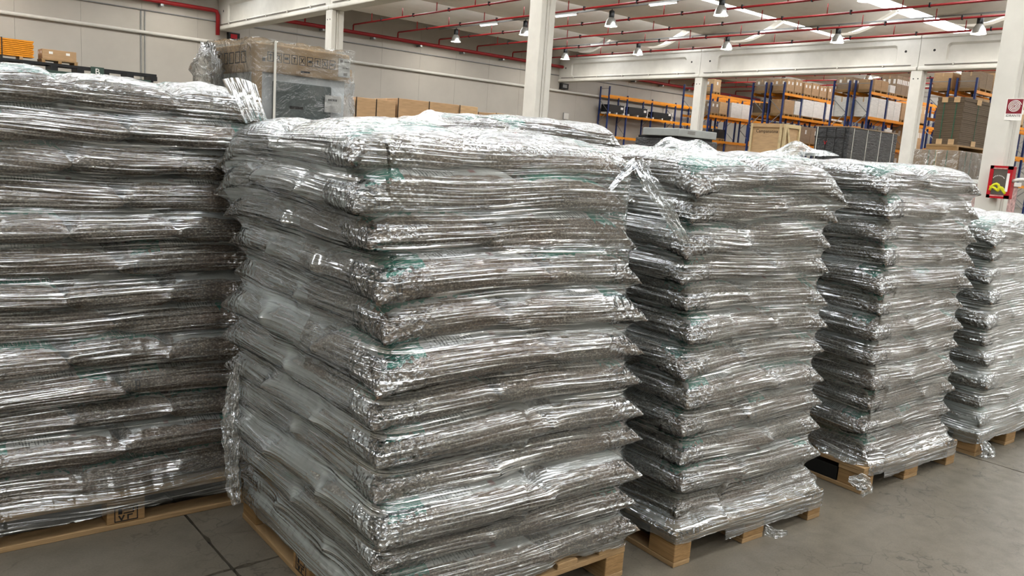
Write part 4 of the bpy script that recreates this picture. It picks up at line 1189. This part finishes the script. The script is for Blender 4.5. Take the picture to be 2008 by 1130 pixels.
    lv = np.stack([vv[:-1], vn[:-1], vn[1:], vv[1:]], -1).reshape(-1)
    uvl = me.uv_layers.new(name='UVMap'); uvl.data.foreach_set('uv', np.stack([lu + seed * 7.3, lv + seed * 3.1], 1).ravel())
    me.update(); me.validate()
    # milkiness of overlapping wraps, with brightness painted in on some faces, and crumpling where the film is bunched on the bag corners
    lay = np.full((rows, ns), haze)
    if milk_fn: lay = lay * np.array([[milk_fn(OL[k, 0] / hx, OL[k, 1] / hy, vv[r, k]) for k in range(ns)] for r in range(rows)])
    lay = lay * (0.8 + 0.35 * np.clip(stretch / 0.03, 0, 1)); lay[nside + nrim:] *= 0.6
    cur = np.abs(np.roll(OL[:, 2], -2) - np.roll(OL[:, 2], 2)) + np.abs(np.roll(OL[:, 3], -2) - np.roll(OL[:, 3], 2))
    corner = np.clip(cur / (cur.max() + 1e-6) * 1.2, 0, 1)
    corner = np.convolve(np.tile(corner, 3), np.hanning(17) / np.hanning(17).sum(), 'same')[ns:2 * ns]
    crum = np.tile(corner, (rows, 1)) * np.clip(1 - stretch / 0.008, 0, 1); crum[nside + nrim:] = 0.85
    crum[nside:nside + nrim] = np.maximum(crum[nside:nside + nrim], 0.3)
    for nm, arr in (('milkiness', lay), ('crumple', crum)):
        at = me.attributes.new(nm, 'FLOAT', 'POINT'); at.data.foreach_set('value', arr.ravel().astype(np.float32))
    me.materials.append(MAT['stretch_film'])
    o = bpy.data.objects.new('stretch_film', me); COL.objects.link(o); o.location = org0
    tag(o, 'clear glossy film around the ' + phrase, 'stretch film', 'film wraps on the pellet stacks')
    return o, H

FILM = {}
# end stack of the row (pallet measured from its feet on the floor)
FILM['p1'], H1 = make_stack('p1', 1.829, 2.594, math.radians(-1.5), 1.09, 1.22, 12, 0.1292,
    'row-end pellet stack with hanging film tail', 'row-end stack', lean=(-0.06, 0.05), top_shift={11: (-0.02, 0.10), 10: (-0.02, 0.08), 9: (0.0, 0.04), 8: (0.01, 0.02), 7: (0.0, 0.0), 6: (-0.03, -0.035), 5: (-0.02, -0.015), 2: (-0.02, -0.02)}, inset=-0.02,
    vis='xy', seed=4, ns=560, dz=0.0066, haze=0.9, milk_fn=lambda x, y, z: (3.4 if x < -0.97 else 1.0) * (0.45 if 0.86 < z < 1.42 and y < -0.2 and x < 0.4 else 1.0),  # left face: heavier wraps, whitened further to make up for dim light
    bottom=lambda x, y: 0.085 + 0.05 * (x > 0))
FILM['p0'], H0 = make_stack('p0', 0.89, 3.87, math.radians(-2.0), 1.2, 1.0, 13, 0.1290,
    'pellet stack in the rear row by the boxed appliance', 'rear stack by the appliance', swap=True, vis='yX', seed=11, ns=480, dz=0.0072, haze=0.55, bottom=lambda x, y: 0.075)
FILM['p2'], H2 = make_stack('p2', 3.13, 2.46, math.radians(-3.6), 1.03, 1.2, 12, 0.1285,
    'second pellet stack of the row, with a twisted film rope', 'second stack of the row', lean=(-0.02, 0.06), vis='xy', seed=7, milk_fn=lambda x, y, z: 2.0 if x < -0.97 else 1.15, ns=460, dz=0.0075, haze=0.85,  # left face whitened in the film so it looks less dark
    bottom=lambda x, y: 0.055 + 0.05 * (x < -0.2))
FILM['p3'], H3 = make_stack('p3', 4.595, 2.42, math.radians(-3.6), 1.0, 1.2, 12, 0.1310,
    'third pellet stack of the row, film knotted at its foot', 'third stack of the row', lean=(-0.03, 0.05), vis='xy', seed=15, milk_fn=lambda x, y, z: 2.0 if x < -0.97 else 1.15, ns=420, dz=0.0085, haze=0.7,  # extra milk on the left face paints it lighter
    bottom=lambda x, y: 0.06 + 0.04 * (x < -0.3) + (0.05 if x < -.4 else 0))
FILM['p4'], H4 = make_stack('p4', 5.82, 2.34, math.radians(-2.6), 1.0, 1.2, 10, 0.1310,
    'low fourth pellet stack below the hose cabinet', 'low fourth stack', lean=(0.0, 0.08), vis='xy', seed=21, ns=360, dz=0.010, haze=1.3, bottom=lambda x, y: 0.085,
    milk_fn=lambda x, y, z: 1.6 if y < -0.9 or x < -0.97 else 1.0)  # both visible faces painted brighter through the haze
FILM['p5'], H5 = make_stack('p5', 3.25, 3.98, 0.02, 1.0, 1.2, 13, 0.1300,
    'rear-row pellet stack behind the second stack', 'rear stack behind the second', vis='y', seed=31, ns=300, dz=0.012, haze=0.8)
FILM['p6'], H6 = make_stack('p6', 5.12, 3.98, -0.02, 1.0, 1.2, 12, 0.1330,
    'rear-row pellet stack behind the third stack', 'rear stack behind the third', vis='y', seed=37, ns=300, dz=0.012, haze=0.8)

# loose film: a hanging tail, a twisted rope, knots and flaps, each a part of its wrap
def strip(parent, pts, widths, seed, mat='loose_film', nv=14, lay=1.2, amp=0.22, crum=0.3):
    g = random.Random(seed); n = len(pts); m = MB(); nu = 8
    P = [Vector(p) for p in pts]; U = []
    for i in range(n - 1):
        for k in range(nu): U.append((P[i].lerp(P[i + 1], k / nu), widths[i] + (widths[i + 1] - widths[i]) * k / nu))
    U.append((P[-1], widths[-1]))
    ph = [g.uniform(0, 6.28) for _ in range(8)]
    for i, (p, wd) in enumerate(U):
        q = U[min(i + 1, len(U) - 1)][0] - U[max(i - 1, 0)][0]; d = q.normalized()
        side = d.cross(Vector((-0.55, -0.75, 0.2))).normalized(); nrm = side.cross(d).normalized()
        for j in range(nv + 1):
            t = j / nv - 0.5
            fold = amp * wd * (math.sin(t * 17 + ph[0] + i * .25) * .5 + .4 * math.sin(t * 31 + ph[1] - i * .4) + .3 * math.sin(i * .9 + ph[2] + t * 5))
            jit = wd * 0.05 * math.sin(i * 1.7 + t * 9 + ph[3])
            m.v.append(tuple(p + side * (t * wd + jit) + nrm * fold))
    for i in range(len(U) - 1):
        for j in range(nv):
            a = i * (nv + 1) + j; m.f.append((a, a + nv + 1, a + nv + 2, a + 1))
    o = m.build('film_tail', mat, None, True)
    me = o.data; me.transform(Matrix.Translation(-parent.location)); o.parent = parent
    uvl = me.uv_layers.new(name='UVMap')
    co = np.zeros(len(me.loops), dtype=np.int32); me.loops.foreach_get('vertex_index', co)
    uvl.data.foreach_set('uv', np.stack([(co // (nv + 1)) * 0.015, (co % (nv + 1)) * 0.012], 1).ravel())
    for nm, val in (('milkiness', lay), ('crumple', crum)):
        at = me.attributes.new(nm, 'FLOAT', 'POINT'); at.data.foreach_set('value', np.full(len(me.vertices), val, dtype=np.float32))
    return o
def px_on(u, v, depth):
    d = ray(u, v); return Vector((0, 0, EYE)) + Vector(d) * depth
# tail hanging off the row-end stack beside the rear stack
dpt = (Vector((1.25, 3.2, 0.9)) - Vector((0, 0, EYE))).dot(Vector(_F))
strip(FILM['p1'], [px_on(u, v, dpt - 0.03) for u, v in ((466, 705), (456, 770), (452, 830), (455, 900), (458, 960), (464, 990))], [0.01, 0.06, 0.075, 0.055, 0.06, 0.035], 2)
# twisted rope over the second stack
strip(FILM['p2'], [px_on(1248, 316, 3.02), px_on(1278, 365, 2.98), px_on(1312, 420, 2.99), px_on(1346, 478, 3.05)], [0.05, 0.06, 0.055, 0.04], 3, lay=1.6)
strip(FILM['p2'], [px_on(1248, 316, 3.02), px_on(1218, 346, 2.95), px_on(1196, 372, 2.86)], [0.04, 0.025, 0.015], 5, lay=1.4)
# knot and scraps at the feet
strip(FILM['p3'], [px_on(1664, 940, 4.13), px_on(1690, 946, 4.11), px_on(1702, 958, 4.11), px_on(1690, 974, 4.12)], [0.03, 0.09, 0.06, 0.02], 8, lay=2.5)
strip(FILM['p4'], [px_on(1930, 866, 4.98), px_on(1937, 884, 4.96), px_on(1928, 900, 4.96)], [0.03, 0.10, 0.05], 9, lay=2.2)
strip(FILM['p2'], [px_on(1500, 1040, 3.55), px_on(1520, 1046, 3.53), px_on(1544, 1046, 3.52)], [0.05, 0.04, 0.02], 10, lay=1.6)
# flaps of bag and film standing up on the tops
def flap(parent, u0, u1, v0, v1, depth, seed, lay, lean=0.25, taper=0.3):
    ph = [random.Random(seed).uniform(0, 6.28) for _ in range(4)]
    m = MB(); nu, nv = 36, 16
    for i in range(nu + 1):
        for j in range(nv + 1):
            a, b = i / nu, j / nv
            env = (1 - abs(2 * a - 1) ** 1.6) * (0.8 + 0.2 * math.sin(13 * a + ph[2])) if 0 < a < 1 else 0.0
            p = px_on(u0 + (u1 - u0) * a, v1 + (v0 - v1) * b * env, depth + lean * b + 0.02 * math.sin(11 * a + ph[0] + 4 * b) + 0.01 * math.sin(29 * a - 9 * b + ph[1]))
            m.v.append(tuple(p))
    for i in range(nu):
        for j in range(nv):
            q = i * (nv + 1) + j; m.f.append((q, q + nv + 1, q + nv + 2, q + 1))
    o = m.build('film_flap', 'loose_film', None, True); me = o.data
    me.transform(Matrix.Translation(-parent.location)); o.parent = parent
    uvl = me.uv_layers.new(name='UVMap')
    co = np.zeros(len(me.loops), dtype=np.int32); me.loops.foreach_get('vertex_index', co)
    uvl.data.foreach_set('uv', np.stack([(co // (nv + 1)) * 0.012, (co % (nv + 1)) * 0.01], 1).ravel())
    for nm, val in (('milkiness', lay), ('crumple', 0.35)):
        at = me.attributes.new(nm, 'FLOAT', 'POINT'); at.data.foreach_set('value', np.full(len(me.vertices), val, dtype=np.float32))
flap(FILM['p1'], 760, 900, 212, 246, 3.35, 2, 0.25)
flap(FILM['p6'], 1478, 1646, 276, 306, 5.15, 4, 3.2, 0.1)
flap(FILM['p2'], 1258, 1412, 262, 298, 3.75, 5, 2.8, 0.15, 0.5)
# film torn loose over the shoulder of the rear stack
m = MB(); nu, nv = 20, 26
for i in range(nu + 1):
    for j in range(nv + 1):
        a, b = i / nu, j / nv
        uu = (436 + 66 * a) * (1 - b) + (476 + 50 * a) * b; v_ = (156 + 10 * a - 8 * math.sin(PI * a)) * (1 - b) + (238 + 4 * math.sin(9 * a)) * b
        m.v.append(tuple(px_on(uu, v_, 3.30 + 0.10 * a - 0.04 * math.sin(PI * b) + 0.006 * math.sin(23 * a + 3 * b) + 0.004 * math.sin(41 * a))))
for i in range(nu):
    for j in range(nv):
        q = i * (nv + 1) + j; m.f.append((q, q + nv + 1, q + nv + 2, q + 1))
o = m.build('film_flap', 'stretch_film', None, True); me = o.data
me.transform(Matrix.Translation(-FILM['p0'].location)); o.parent = FILM['p0']
uvl = me.uv_layers.new(name='UVMap'); co = np.zeros(len(me.loops), dtype=np.int32); me.loops.foreach_get('vertex_index', co)
uvl.data.foreach_set('uv', np.stack([(co % (nv + 1)) * 0.010, (co // (nv + 1)) * 0.010], 1).ravel())
for nm, val in (('milkiness', 0.25), ('crumple', 0.0)):
    at = me.attributes.new(nm, 'FLOAT', 'POINT'); at.data.foreach_set('value', np.full(len(me.vertices), val, dtype=np.float32))
